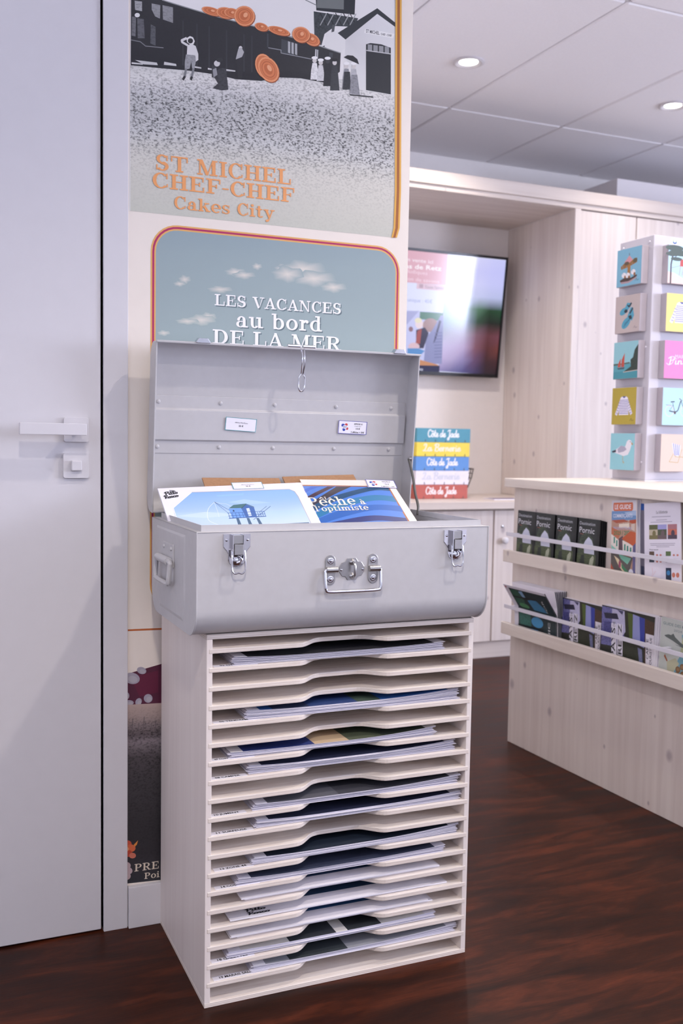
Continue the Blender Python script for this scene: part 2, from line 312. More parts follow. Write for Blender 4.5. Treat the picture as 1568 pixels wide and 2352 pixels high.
SCRIPT = {
 'C': (.62, [[(.6, .8), (.5, .98), (.25, .88), (.08, .45), (.2, .04), (.42, .02), (.64, .2)]]),
 'o': (.46, [[(.26, .5), (.08, .36), (.08, .12), (.24, 0), (.4, .14), (.38, .4), (.24, .5), (.36, .34), (.52, .42)]]),
 '\xf4': (.46, [[(.26, .5), (.08, .36), (.08, .12), (.24, 0), (.4, .14), (.38, .4), (.24, .5), (.36, .34), (.52, .42)], [(.1, .68), (.26, .84), (.4, .66)]]),
 't': (.36, [[(.24, .92), (.14, .2), (.2, .02), (.42, .16)], [(.04, .56), (.42, .6)]]),
 'e': (.42, [[(.02, .18), (.24, .24), (.34, .4), (.24, .5), (.08, .34), (.1, .08), (.24, 0), (.46, .18)]]),
 'd': (.56, [[(.4, .42), (.24, .5), (.06, .3), (.1, .04), (.26, .04), (.42, .4), (.54, 1.0)], [(.52, .95), (.42, .3), (.46, .04), (.6, .14)]]),
 'J': (.58, [[(.12, .78), (.3, .95), (.64, .96)], [(.5, .95), (.4, .3), (.3, -.3), (.12, -.38), (.08, -.2), (.3, .0), (.58, .15)]]),
 'a': (.54, [[(.4, .42), (.24, .5), (.06, .3), (.1, .04), (.26, .04), (.42, .42)], [(.44, .48), (.38, .12), (.46, .02), (.6, .16)]]),
 'L': (.62, [[(.15, .75), (.25, .95), (.45, .92), (.4, .6), (.2, .1), (.02, .02), (.12, .12), (.4, 0), (.65, .12)]]),
 'B': (.66, [[(.27, .9), (.12, 0)], [(.05, .8), (.3, 1), (.6, .9), (.5, .6), (.28, .52), (.58, .42), (.55, .1), (.3, -.02), (.08, .1)]]),
 'P': (.62, [[(.27, .9), (.12, -.05)], [(.02, .74), (.3, 1), (.62, .9), (.54, .58), (.26, .48)]]),
 'R': (.66, [[(.27, .9), (.12, -.05)], [(.02, .74), (.3, 1), (.62, .9), (.54, .6), (.26, .5), (.4, .3), (.66, 0)]]),
 'r': (.4, [[(.0, .3), (.13, .54), (.12, 0)], [(.12, .28), (.24, .48), (.42, .46)]]),
 'n': (.5, [[(.1, .5), (.07, 0)], [(.07, .26), (.25, .5), (.36, .44), (.34, .06), (.52, .16)]]),
 'i': (.28, [[(.12, .5), (.07, .08), (.15, 0), (.3, .16)], [(.15, .7), (.16, .74)]]),
 's': (.4, [[(.34, .42), (.2, .5), (.12, .38), (.3, .2), (.24, .02), (.04, .08)]]),
 'c': (.4, [[(.36, .4), (.24, .5), (.08, .34), (.1, .06), (.24, 0), (.42, .16)]]),
 'M': (.8, [[(.05, 0), (.2, .9), (.4, .2), (.62, .95), (.66, .1), (.8, .1)]]), ' ': (.3, [])}
def stroke_polys(pts, wd, n=5):
    p = smooth_pts([(a, b, 0) for a, b in pts], n) if len(pts) > 2 else [Vector((a, b, 0)) for a, b in pts]
    L, R = [], []
    for i in range(len(p)):
        d = (p[min(i+1, len(p)-1)]-p[max(i-1, 0)]); d.normalize(); nn = Vector((-d.y, d.x, 0))
        ww = wd*(.62+.38*abs(d.y))/2
        L.append(p[i]+nn*ww); R.append(p[i]-nn*ww)
    out = [[(L[i].x, L[i].y), (L[i+1].x, L[i+1].y), (R[i+1].x, R[i+1].y), (R[i].x, R[i].y)] for i in range(len(p)-1)]
    for q in (p[0], p[-1]): out += el(q.x, q.y, wd*.36, wd*.36, 8)
    return out
_sans = {}
def sans_polys(txt, bold=0):
    key = (txt, bold)
    if key not in _sans:
        c = bpy.data.curves.new('lettering', 'FONT'); c.body = txt; c.size = 1; c.resolution_u = 2; c.offset = bold
        o = bpy.data.objects.new('lettering', c); COL.objects.link(o); bpy.context.view_layer.update()
        me = bpy.data.meshes.new_from_object(o.evaluated_get(bpy.context.evaluated_depsgraph_get()))
        P = [[(me.vertices[i].co.x, me.vertices[i].co.y) for i in f.vertices] for f in me.polygons]
        bpy.data.objects.remove(o); bpy.data.curves.remove(c); bpy.data.meshes.remove(me)
        xs = [a for q in P for a, _ in q] or [0, 1]
        x0 = min(xs); P = [[((a-x0)/.729, bb/.729) for a, bb in q] for q in P]
        _sans[key] = ((max(xs)-x0)/.729, P)
    return _sans[key]
def text_polys(kind, txt, wd=.13):
    if kind == 'sans': return sans_polys(txt)
    if kind == 'bold': return sans_polys(txt, .018)
    x = 0; out = []
    for ch in txt:
        if kind == 'slab':
            a, P = SLAB[ch]
        else:
            a, S = SCRIPT[ch]; P = [q for s_ in S for q in stroke_polys(s_, wd)]
        out += [[(px+x, py) for px, py in q] for q in P]; x += a + (.04 if kind == 'slab' else 0)
    return x, out
# ------------------------------------------------------------------ flat artwork
class Plane:
    def __init__(s, p, u, v): s.p = Vector(p); s.u = Vector(u).normalized(); s.v = Vector(v).normalized(); s.n = s.u.cross(s.v).normalized()
    def px(s, x, y):
        d = px_ray(x, y); t = (s.p-EYE).dot(s.n)/d.dot(s.n); q = EYE+d*t-s.p
        return q.dot(s.u), q.dot(s.v)
    def at(s, a, b, k=0): return s.p+s.u*a+s.v*b+s.n*k
GAIN = 1.05
class Art:
    """flat print on a plane; points given in photo pixels (mode 'px') or as fractions of a W x H sheet from its top left corner"""
    def __init__(s, plane, W=None, H=None, base=.0003, gain=GAIN):
        s.pl = plane; s.V = []; s.F = []; s.C = []; s.k = base; s.W = W; s.H = H; s.g = gain
    def m(s, x, y):
        return s.pl.px(x, y) if s.W is None else (x*s.W, -y*s.H)
    def raw(s, polys, cols, grain=0):
        """polys in local plane units; cols: one colour or per-vertex list"""
        for q in polys:
            n = len(s.V); vc = cols if isinstance(cols[0], (tuple, list)) else [cols]*len(q)
            gr = grain if isinstance(grain, (list, tuple)) else [grain]*len(q)
            s.V += [s.pl.at(a, b, s.k) for a, b in q]
            s.k += 5e-7
            tris = [tuple(range(len(q)))] if len(q) <= 3 else tessellate_polygon([[Vector((a, b, 0)) for a, b in q]])
            for t in tris:
                s.F.append([n+i for i in t]); s.C += [(*vc[i][:3], gr[i]) for i in t]
        s.k += 2.5e-6; return s
    def c(s, h): return lin(h, s.g)
    def poly(s, pts, col, grain=0):
        cols = [s.c(x) for x in col] if isinstance(col, (list, tuple)) else s.c(col)
        return s.raw([[s.m(*p) for p in pts]], cols, grain)
    def rect(s, x0, y0, x1, y1, col, grain=0): return s.poly([(x0, y0), (x1, y0), (x1, y1), (x0, y1)], col, grain)
    def ell(s, cx, cy, rx, ry, col, n=20, rot=0, grain=0):
        c, d = math.cos(rot), math.sin(rot)
        return s.poly([(cx+rx*math.cos(a)*c-ry*math.sin(a)*d, cy+rx*math.cos(a)*d+ry*math.sin(a)*c) for a in [2*math.pi*k/n for k in range(n)]], col, grain)
    def oring(s, cx, cy, rx, ry, t, col, rot=0, n=20):
        c, d = math.cos(rot), math.sin(rot); P = []
        for k in range(n):
            q = []
            for a, f in ((k, 1), (k+1, 1), (k+1, t), (k, t)):
                an = 2*math.pi*a/n; x, y = rx*f*math.cos(an), ry*f*math.sin(an); q.append(s.m(cx+x*c-y*d, cy+x*d+y*c))
            P.append(q)
        return s.raw(P, s.c(col))
    def blob(s, cx, cy, rx, ry, c0, c1, n=18, mid=.6):
        P = []; cols = []
        ctr = s.m(cx, cy); A, B = s.c(c0), s.c(c1)
        rim = [s.m(cx+rx*math.cos(2*math.pi*k/n)*(1+.16*math.sin(k*2.3)), cy+ry*math.sin(2*math.pi*k/n)*(1+.16*math.cos(k*1.7))) for k in range(n)]
        inn = [((p[0]-ctr[0])*mid+ctr[0], (p[1]-ctr[1])*mid+ctr[1]) for p in rim]
        for k in range(n):
            j = (k+1) % n
            s.raw([[inn[k], rim[k], rim[j], inn[j]]], [A, B, B, A]); s.k -= 2.5e-6
        s.raw([inn], A); return s
    def line(s, pts, wpx, col, smooth=False):
        P = [s.m(*p) for p in pts]; a = s.m(*pts[0]); bb = s.m(pts[0][0]+(1 if s.W is None else .01), pts[0][1]); unit = math.dist(a, bb)*(1 if s.W is None else 100)
        wd = wpx*unit
        if smooth: P = [(v.x, v.y) for v in smooth_pts([(x, y, 0) for x, y in P], 5)]
        Q = []
        for i in range(len(P)-1):
            d = Vector((P[i+1][0]-P[i][0], P[i+1][1]-P[i][1])); 
            if d.length < 1e-9: continue
            d.normalize(); n = Vector((-d.y, d.x))*wd/2; e = d*wd*.15
            Q.append([(P[i][0]-e.x+n.x, P[i][1]-e.y+n.y), (P[i][0]-e.x-n.x, P[i][1]-e.y-n.y), (P[i+1][0]+e.x-n.x, P[i+1][1]+e.y-n.y), (P[i+1][0]+e.x+n.x, P[i+1][1]+e.y+n.y)])
        return s.raw(Q, s.c(col))
    def text(s, kind, txt, a, b, h, col, wd=.13):
        """from point a to point b along the base line, capital height h (same units as the points)"""
        A, B = Vector(s.m(*a)), Vector(s.m(*b))
        d = (B-A); L = d.length; d.normalize(); up = Vector((-d.y, d.x))
        if s.W is None: hh = math.dist(s.m(*a), s.m(a[0], a[1]-h))
        else: hh = h*s.H
        wtot, P = text_polys(kind, txt, wd); sx = L/wtot
        return s.raw([[tuple(A+d*(x*sx)+up*(y*hh)) for x, y in q] for q in P], s.c(col))
    def build(s, name, parent, mat=None, label=None):
        off = wloc(parent) if parent else Vector((0, 0, 0))
        me = bpy.data.meshes.new(name); me.from_pydata([tuple(v-off) for v in s.V], [], s.F); me.update()
        at = me.color_attributes.new('Ink', 'FLOAT_COLOR', 'CORNER')
        at.data.foreach_set('color', [x for c in s.C for x in c])
        me.materials.append(mat or MT['ink'])
        # faces towards the reader
        bm = bmesh.new(); bm.from_mesh(me)
        for f in bm.faces:
            if f.normal.dot(s.pl.n) < 0: f.normal_flip()
        bm.to_mesh(me); bm.free()
        o = bpy.data.objects.new(name, me); COL.objects.link(o); o.parent = parent
        if label: o['label'] = label
        return o
# ================================================================== THE ROOM
ZC, YB = 2.4849, 2.695            # ceiling height, far wall
XL, XR, YF = -2.4, 6.0, -4.7      # left end, window wall, street front
tag(MB().box(XL-.2, XR+.2, YF-.2, YB+.2, -.05, 0).build('floor', MT['floor']), 'dark brown wood-look floor', kind='structure')
XW, XD = 1.2246, .5583
wl = MB().box(.5625, XW, .001, YB, 0, ZC).box(XL, .5625, .04, YB, 0, ZC).box(XL, .5625, 0, .04, 2.06, ZC).box(XL, -.345, 0, .04, 0, 2.06)
tag(wl.build('wall_left', MT['wall']), kind='structure')
tag(MB().box(XW, XR, YB, YB+.1, 0, ZC+.02).build('wall_back', MT['wall']), kind='structure')
# window wall (right) and street front, each with one wide opening
def windowed(name, axis, c, lo, hi, o0, o1, s0, s1):
    b = MB()
    def bb(a0, a1, z0, z1):
        if axis == 'x': b.box(c, c+.12, a0, a1, z0, z1)
        else: b.box(a0, a1, c-.12, c, z0, z1)
    bb(lo, o0, 0, ZC+.02); bb(o1, hi, 0, ZC+.02); bb(o0, o1, 0, s0); bb(o0, o1, s1, ZC+.02)
    return tag(b.build(name, MT['wall']), kind='structure')
windowed('wall_side', 'x', XL-.12, YF, YB, -4.0, -.8, .8, 2.2)
windowed('wall_right', 'x', XR, YF, YB, -4.1, 1.4, .8, 2.2)
windowed('wall_front', 'y', YF, XL, XR, -.2, 3.4, .5, 2.35)
def window(name, axis, c, o0, o1, s0, s1, n):
    w_ = thing(name, (c, (o0+o1)/2, s0) if axis == 'x' else ((o0+o1)/2, c, s0), kind='structure')
    fb = MB(); t = .05
    def bb(B, a0, a1, z0, z1, d0, d1):
        if axis == 'x': B.box(c+d0, c+d1, a0, a1, z0, z1)
        else: B.box(a0, a1, c-d1, c-d0, z0, z1)
    bb(fb, o0, o1, s0, s0+t, .03, .09); bb(fb, o0, o1, s1-t, s1, .03, .09)
    for i in range(n+1):
        a = o0+(o1-o0-t)*i/n; bb(fb, a, a+t, s0+t, s1-t, .03, .09)
    fb.build('window_frame', MT['white'], w_)
    for i in range(n):
        a0 = o0+(o1-o0-t)*i/n+t; a1 = o0+(o1-o0-t)*(i+1)/n
        g = MB(); bb(g, a0, a1, s0+t, s1-t, .085, .09); g.build('pane', MT['glass'], w_)
window('window_1', 'x', XR, -4.1, 1.4, .8, 2.2, 5)
window('added_window_3', 'x', XL-.12, -4.0, -.8, .8, 2.2, 3)  # unseen window added to go with the left fill lamp
window('added_window_2', 'y', YF, -.2, 3.4, .5, 2.35, 3)  # unseen window put in for the fill from behind the viewer
# suspended ceiling with separate tiles
ceil = tag(MB().box(XL-.1, XR+.1, YF-.1, YB+.1, ZC+.018, ZC+.07).build('ceiling', MT['grid']), 'white suspended ceiling of long tiles', kind='structure')
tile_me = None
xs = [2.4447+.6*k for k in range(-9, 7)]; ys = [2.0151+1.2*k for k in range(-6, 2)]
for i in range(len(xs)-1):
    for j in range(len(ys)-1):
        x0, x1, y0, y1 = max(xs[i], XL)+.004, min(xs[i+1], XR)-.004, max(ys[j], YF)+.004, min(ys[j+1], YB)-.003
        if x1-x0 < .05 or y1-y0 < .05: continue
        if x1 <= XW and y0 >= 0: continue
        if y1 > 0 and y0 < 0 and x1 <= XW: y1 = -.003
        MB().box(x0, x1, y0, y1, ZC, ZC+.0185).build('ceiling_tile', MT['tile'], ceil, bevel=.006, seg=1)
# recessed downlights
def downlight(x, y, label, power):
    t = thing('ceiling_downlight', (x, y, ZC), label, 'ceiling light', 'recessed ceiling downlights')
    MB().lathe([(.060, 0), (.062, -.004), (.053, -.008), (.046, -.006), (.037, -.001), (.037, .0)], (x, y, ZC), (0, 0, 1), 28).build('trim_ring', MT['white'], t, smooth=True)
    MB().lathe([(.037, -.0015), (.037, -.0005)], (x, y, ZC), (0, 0, 1), 28).build('lens', MT['glow'], t)
    l = bpy.data.lights.new('downlight_beam', 'SPOT'); l.energy = power; l.spot_size = 2.3; l.spot_blend = .7; l.shadow_soft_size = .04; l.color = (1, .9, .82)
    o = bpy.data.objects.new('downlight_beam', l); COL.objects.link(o); o.parent = t; o.location = (0, 0, -.02)
downlight(2.2374, 1.5057, 'round recessed downlight nearest the tall poster wall', 55)
downlight(3.2926, 1.5525, 'round recessed downlight at the far edge of the picture', 14)
downlight(1.62, -1.0, 'round recessed downlight in front of the grey trunk', 62)
downlight(2.2374, .1, 'added unseen fill downlight over the gap beside the counter', 60)  # unseen lamp added to brighten the low cabinet doors
downlight(.25, -1.9, 'added unseen fill downlight above the viewer', 110)  # unseen lamp added as warm fill for the foreground
downlight(3.3, -1.0, 'round recessed downlight in front of the brochure counter', 38)
downlight(4.6, 1.5, 'round recessed downlight towards the window wall', 38)
# ------------------------------------------------------------------ door
DW = -.34
door = thing('door_1', ((DW+XD)/2, 0, 0), 'plain white flush door with square white lever handle', kind='structure')
MB().box(DW, XD, 0, .038, .004, 2.055).build('leaf', MT['white'], door, bevel=.0015)
def rsq(c, h, r, d, n=5):
    """rounded square prism on the door, centre (x,z), half size h, from y=0 to -d"""
    P = []
    for qx, qz, a0 in ((1, 1, 0), (-1, 1, 90), (-1, -1, 180), (1, -1, 270)):
        for k in range(n+1):
            a = math.radians(a0+90*k/n); P.append((c[0]+qx*(h-r)+r*math.cos(a), 0, c[1]+qz*(h-r)+r*math.sin(a)))
    return MB().extrude(P, (0, -d, 0))
hd = rsq((.510, 1.0185), .0235, .004, .008).build('rosette', MT['white'], door, bevel=.001)
lv = MB().box(.400, .522, -.058, -.046, 1.008, 1.030)
lv.build('lever', MT['white'], hd, bevel=.001)
MB().lathe([(.009, 0), (.009, .05)], (.508, 0, 1.019), (0, -1, 0), 16).build('lever_neck', MT['white'], hd, smooth=True)
lk = rsq((.5095, .949), .0242, .004, .008).build('lock_plate', MT['white'], door, bevel=.001)
MB().box(.4995, .5195, -.017, -.008, .939, .959).build('thumb_turn', MT['white'], lk, bevel=.002)
tag(MB().box(.5625, .6105, -.006, .03, 0, 2.11).build('trim_1', MT['white'], bevel=.001), 'white door casing beside the poster', kind='structure')
tag(MB().box(.612, XW, -.012, .001, 0, .0865).build('baseboard_left', MT['white'], bevel=.001), kind='structure')
# ================================================================== POSTER
post = thing('wall_poster', (.92, 0, .09), 'tall cream wall poster with old train, seaside sky and dark landscape pictures', 'poster')
MB().box(.6108, XW, -.0012, .0009, .0868, ZC-.001).build('sheet', plain('cream_vinyl', '#e9dfd4', .5, var=.01), post)
PW = Plane((0, -.0012, 0), (1, 0, 0), (0, 0, 1))
A = Art(PW)
# -- top picture: the old station
A.poly([(301, -140), (912, -140), (906, 546), (296, 484)], ['#e2dfdd', '#dedbd8', '#d8d6d2', '#dad8d4'])
gnd = [(150, '#c9c8c4', .35), (176, '#d6d4d0', .5), (205, '#c6c5c4', .7), (222, '#bdbdbc', 1), (262, '#b9b9b8', 1), (300, '#c4c4c2', .95), (335, '#c9c7bf', .6), (365, '#ccc9bf', .24), (420, '#c6c4b9', .1), (520, '#bfbfb3', .05)]
def gy(x, y): return min(484+(x-296)*.1013, gy0(x, y))
def gy0(x, y): return y + (x-300)*(.03 + .105*(y-150)/334) + (max(0, (x-560))*.08 if y < 300 else max(0, x-560)*.08*max(0, (380-y)/80))*(1 if y < 380 else 0)
for (y0, c0, g0), (y1, c1, g1) in zip(gnd[:-1], gnd[1:]):
    X = [299+i*(905-299)/8 for i in range(9)]
    for xa, xb in zip(X[:-1], X[1:]):
        A.poly([(xa, gy(xa, y0)), (xb, gy(xb, y0)), (xb, gy(xb, y1)), (xa, gy(xa, y1))], [c0, c0, c1, c1], [g0, g0, g1, g1]); A.k -= 2.5e-6
A.k += 2.5e-6
# tower and rail structure
A.poly([(722, -60), (818, -60), (814, 34), (726, 24)], '#23272b'); A.poly([(730, -60), (790, -60), (789, 22), (727, 18)], '#6e7270')
A.poly([(720, 26), (822, 42), (815, 62), (770, 60), (745, 78), (738, 104), (722, 100)], '#3a3f42', .5)
for x in (735, 752, 770, 788, 803): A.line([(x, 30), (x+14, 58)], 2, '#191c20'); A.line([(x+14, 32), (x, 58)], 2, '#9a9c9a')
A.line([(701, 0), (726, 12)], 2, '#7f8280'); A.line([(766, 58), (760, 100), (742, 110)], 6, '#4d5153')
# station house
A.poly([(748, 78), (776, 70), (792, 88), (792, 110), (779, 122), (745, 108)], '#d9d7d4')
A.poly([(793, 85), (866, 30), (908, 62), (905, 219), (824, 206), (792, 130)], ['#c9c7c6', '#d6d4d4', '#d6d5d4', '#d2d1cf', '#d6d5d2', '#d2d1cf'])
A.poly([(775, 76), (866, 19), (907, 52), (907, 62), (866, 32), (793, 91)], '#2b2f33')
A.poly([(838, 66), (906, 78), (902, 88), (836, 76)], '#e2e0dd')
A.text('bold', 'ST MICHEL', (840, 75), (871, 80), 8, '#2b2d33'); A.text('bold', 'CHEF - CHEF', (874, 80.5), (899, 84.5), 5, '#2b2d33')
A.poly([(840, 102), (850, 99), (875, 102), (897, 110), (897, 217), (840, 207)], '#1f2227')
for i in range(4): A.poly([(844+i*13, 102+i*1.6), (854+i*13, 103+i*1.7), (854+i*13, 117+i*2), (844+i*13, 115+i*2)], '#8b8c8e')
A.line([(841, 116), (897, 124)], 2, '#b9b8b8')
# train
A.poly([(301, -10), (372, -1), (400, 8), (500, 38), (600, 64), (700, 93), (782, 122), (780, 165), (745, 190), (690, 180), (640, 178), (600, 186), (540, 182), (500, 172), (430, 162), (370, 157), (300, 150)], ['#2a2a2d']*9+['#1c1c22']*8, .12)
A.line([(372, 0), (400, 9), (500, 39), (600, 65), (700, 95), (782, 122)], 2.2, '#8d8f8e')
A.poly([(348, 8), (368, 12), (367, 43), (356, 38), (348, 22)], '#8f8f90', .3); A.poly([(373, 12), (397, 17), (397, 53), (374, 45)], '#8b8b8d', .3)
A.poly([(309, 2), (326, 4), (326, 26), (310, 23)], '#a1a1a2', .4); A.poly([(303, 38), (312, 40), (311, 84), (302, 82)], '#6d6d70', .4); A.poly([(315, 42), (330, 44), (332, 88), (316, 88)], '#5e5e62', .4); A.poly([(346, 56), (357, 62), (357, 105), (345, 100)], '#55565a', .4)
A.ell(315, 35, 6, 5, '#d8d6d4'); A.line([(301, 92), (322, 96), (334, 106), (375, 110)], 2, '#77777a')
for x in (420, 452, 480, 520, 560, 578): A.line([(x, 48+(x-420)*.22), (x, 150+(x-420)*.1)], 3, '#333338')
for p in ([(302, 143), (328, 146), (328, 149), (302, 147)], [(310, 138), (360, 144), (362, 150), (330, 148)], [(377, 142), (404, 147), (405, 152), (376, 149)], [(447, 152), (462, 155), (462, 158), (447, 156)], [(477, 156), (486, 158), (486, 161), (477, 160)], [(519, 159), (540, 162), (540, 165), (519, 163)]): A.poly(p, '#c4c3c1')
for p in ([(613, 77), (616, 78), (616, 110), (613, 109)], [(646, 90), (675, 98), (675, 128), (645, 122)], [(723, 112), (732, 115), (731, 137), (722, 134)], [(756, 120), (764, 122), (763, 133), (755, 131)]): A.poly(p, '#3d4044')
for i in range(3): A.poly([(661+i*8, 95+i*2.4), (666+i*8, 96.5+i*2.4), (666+i*8, 123+i*2), (661+i*8, 121+i*2)], '#a9aaab')
A.line([(616, 110), (645, 115), (645, 122), (715, 136)], 1.6, '#8d8f92'); A.line([(725, 114), (724, 134)], 2.5, '#c9c9c9'); A.line([(729, 115), (728, 135)], 2.5, '#b9b9b9')
# figures beside the train
A.poly([(428, 88), (436, 83), (443, 86), (447, 95), (444, 102), (436, 102), (429, 97)], '#d9d7d4'); A.ell(437, 94, 6, 6, '#2a2a2c')
A.poly([(430, 104), (440, 101), (449, 106), (455, 124), (455, 138), (449, 142), (448, 126), (446, 140), (428, 140)], '#d3d1cf'); A.line([(428, 88), (417, 93), (418, 97), (430, 104)], 5, '#cfcdcb')
A.poly([(427, 125), (447, 127), (449, 145), (446, 158), (441, 158), (439, 142), (435, 158), (424, 160), (424, 142)], '#98989a', .3); A.line([(427, 158), (424, 176)], 5, '#77787a'); A.line([(444, 158), (440, 178)], 5, '#77787a'); A.line([(424, 176), (420, 183)], 5, '#222226'); A.line([(440, 177), (438, 183)], 5, '#222226')
A.ell(498, 146, 7, 7, '#c9c7c5'); A.ell(504, 138, 8, 5, '#2b2b2e'); A.poly([(487, 148), (496, 154), (498, 162), (507, 156), (519, 158), (524, 206), (510, 208), (488, 203), (500, 192), (492, 178), (486, 178)], '#3a3a3e', .5); A.poly([(488, 160), (496, 156), (499, 172), (490, 178)], '#8d8d90')
A.ell(549, 105, 6, 4, '#1d1d20'); A.ell(552, 110, 4, 4, '#cfcdcb'); A.poly([(547, 112), (554, 109), (560, 120), (556, 130), (548, 138), (541, 136)], '#a9a8a9'); A.poly([(543, 136), (558, 130), (556, 180), (546, 180)], '#26262a')
for x, y, hgt, c in ((722, 133, 50, '#e2e0de'), (736, 138, 48, '#cfcdcc'), (752, 134, 64, '#232429'), (768, 138, 70, '#34363a'), (795, 146, 58, '#8d8d92'), (812, 146, 72, '#b3b2b4')):
    A.poly([(x-5, y+12), (x+5, y+12), (x+8, y+32), (x+7+hgt*.06, y+hgt), (x-7-hgt*.05, y+hgt), (x-8, y+30)], c, .25); A.ell(x, y+6, 5, 6, '#c9c4c0' if c != '#232429' else '#3a3a3e'); A.ell(x, y, 7, 3.5, '#e6e4e2' if c not in ('#34363a',) else '#1c1c20')
A.poly([(789, 132), (797, 127), (810, 128), (820, 136), (824, 148), (806, 140)], '#1c1d22'); A.poly([(790, 165), (803, 165), (806, 206), (786, 206)], '#2e3036', .4); A.poly([(806, 172), (820, 172), (826, 219), (802, 214)], '#8b8b8f', .4); A.line([(803, 218), (856, 223)], 2.5, '#1f1f22')
# biscuits
def biscuit(x, y, rx, ry, rot=0):
    A.ell(x+1.5, y+2, rx, ry, '#8f4a2c', rot=rot); A.ell(x, y, rx, ry, '#d07a4c', rot=rot); A.oring(x, y, rx*.97, ry*.97, .9, '#e0996c', rot)
    A.oring(x, y, rx*.66, ry*.66, .88, '#b35f38', rot); A.oring(x, y, rx*.8, ry*.8, .92, '#c36c42', rot)
    A.ell(x-.5, y-.5, rx*.38, ry*.44, '#bb653b', rot=rot); A.ell(x+rx*.1, y-ry*.1, rx*.2, ry*.26, '#e3a077', rot=rot)
for a in ((486, 26, 24, 9, .28), (518, 30, 22, 13, .2), (600, 62, 16, 9, .3), (640, 71, 26, 9, .28), (532, 30, 18, 11, .2), (561, 37, 24, 23, .5), (715, 91, 20, 13, .5), (691, 80, 21, 18, .3)): biscuit(*a)
biscuit(606, 152, 20, 29, -.3); biscuit(616, 160, 22, 31, -.5)
A.text('slab', 'ST MICHEL', (357, 390), (670, 425), 36, '#e39a5e'); A.text('slab', 'CHEF-CHEF', (349, 430), (678, 466), 35, '#e39a5e'); A.text('slab', 'Cakes City', (399, 479), (631, 503), 29, '#e39a5e')
for a, bb, c in ((0, 4, '#d9a445'), (4, 10, '#9c5a28'), (10, 14, '#d9a445')):
    A.poly([(908+a, -140), (908+bb, -140), (906+bb, 440), (903+bb, 524), (898+bb*.9, 546), (898+a*.9, 546), (903+a, 524), (906+a, 440)], c)
A.build('station_picture', post, label='black and white railway station picture with orange biscuits')
# -- middle picture: rounded frame with a summer sky
A = Art(PW)
def rrect(x0, x1, z0, z1, r, n=8):
    P = []
    for cx, cz, a0 in ((x1-r, z1-r, 0), (x0+r, z1-r, 90), (x0+r, z0+r, 180), (x1-r, z0+r, 270)):
        for k in range(n+1):
            a = math.radians(a0+90*k/n); P.append((cx+r*math.cos(a), cz+r*math.sin(a)))
    return P
fx0, fx1, fz0, fz1 = .6555, 1.2055, .655, 1.4285
for ins, c in ((0, '#dba660'), (.0032, '#a8225c'), (.0072, '#dba660')):
    A.raw([rrect(fx0+ins, fx1-ins, fz0+ins, fz1-ins, .055-ins)], A.c(c))
ins = .0102; P = rrect(fx0+ins, fx1-ins, fz0+ins, fz1-ins, .055-ins)
def skyc(z): 
    t = min(1, max(0, (z-1.15)/.28)); a, b_ = lin('#a9b6b0', GAIN), lin('#8a9ca2', GAIN); return tuple(a[i]*(1-t)+b_[i]*t for i in range(3))
A.raw([P], [skyc(z) for _, z in P])
for x, y, rx, ry in ((650, 618, 20, 12), (695, 618, 52, 20), (720, 640, 50, 18), (660, 630, 36, 18), (765, 660, 30, 12), (540, 625, 24, 10), (560, 632, 26, 9), (590, 612, 12, 8), (424, 642, 14, 10), (412, 652, 14, 6), (478, 728, 18, 10), (462, 735, 32, 12), (430, 738, 26, 7), (376, 765, 14, 6), (505, 665, 28, 8)):
    zz = A.m(x, y)[1]; cc = skyc(zz); A.s_ = cc
    c0 = '#d3cec4'; A0, B0 = A.c(c0), cc; n = 16; ctr = A.m(x, y)
    rim = [A.m(x+rx*math.cos(2*math.pi*k/n)*(1+.2*math.sin(k*2.3)), y+ry*math.sin(2*math.pi*k/n)*(1+.2*math.cos(k*1.7))) for k in range(n)]
    for k in range(n):
        A.raw([[ctr, rim[k], rim[(k+1) % n]]], [A0, B0, B0]); A.k -= 2.5e-6
    A.k += 2.5e-6
for dx, dy, c in ((2.5, 2.5, '#5f7076'), (0, 0, '#f0efee')):
    A.text('slab', 'LES VACANCES', (492+dx, 701+dy), (785+dx, 722+dy), 26, c); A.text('slab', 'au bord', (540+dx, 751+dy), (742+dx, 762+dy), 36, c); A.text('slab', 'DE LA MER', (487+dx, 789+dy), (785+dx, 806+dy), 33, c)
A.build('seaside_picture', post, label='blue sky picture in a rounded gold and magenta frame')
# -- bottom picture
A = Art(PW)
A.poly([(282, 1446), (520, 1436), (520, 1441), (282, 1450)], '#b5602c')
A.poly([(284, 1550), (363, 1527), (520, 1480), (520, 1600), (363, 1618), (284, 1620)], '#4d1430'); A.poly([(300, 1556), (363, 1540), (363, 1590), (320, 1600)], '#5d1233')
for x, y, rx, ry, r in ((303, 1558, 18, 13, .2), (325, 1540, 11, 8, .3), (289, 1598, 8, 9, 0), (340, 1604, 10, 10, .4), (318, 1612, 7, 9, .5), (296, 1614, 11, 6, 0)): A.ell(x, y, rx, ry, '#9d97a4', rot=r); A.ell(x+2, y+2, rx*.6, ry*.6, '#aaa5ad', rot=r)
def lowslope(y): return 236*(.026+(y-1448)*.000139)
rows = [(1619, '#b09b93', 0), (1650, '#9c8a85', .25), (1668, '#7d7071', .7), (1690, '#5b5154', .9), (1705, '#80757a', .6), (1740, '#4b4447', .8), (1800, '#3a3639', .6), (1900, '#2c292c', .4), (1960, '#2b282c', .3), (2000, '#333036', .25), (2030, '#27282f', .1)]
for (y0, c0, g0), (y1, c1, g1) in zip(rows[:-1], rows[1:]):
    A.poly([(284, y0), (520, y0-lowslope(y0)), (520, y1-lowslope(y1)), (284, y1)], [c0, c0, c1, c1], [g0, g0, g1, g1]); A.k -= 2.5e-6
A.k += 2.5e-6
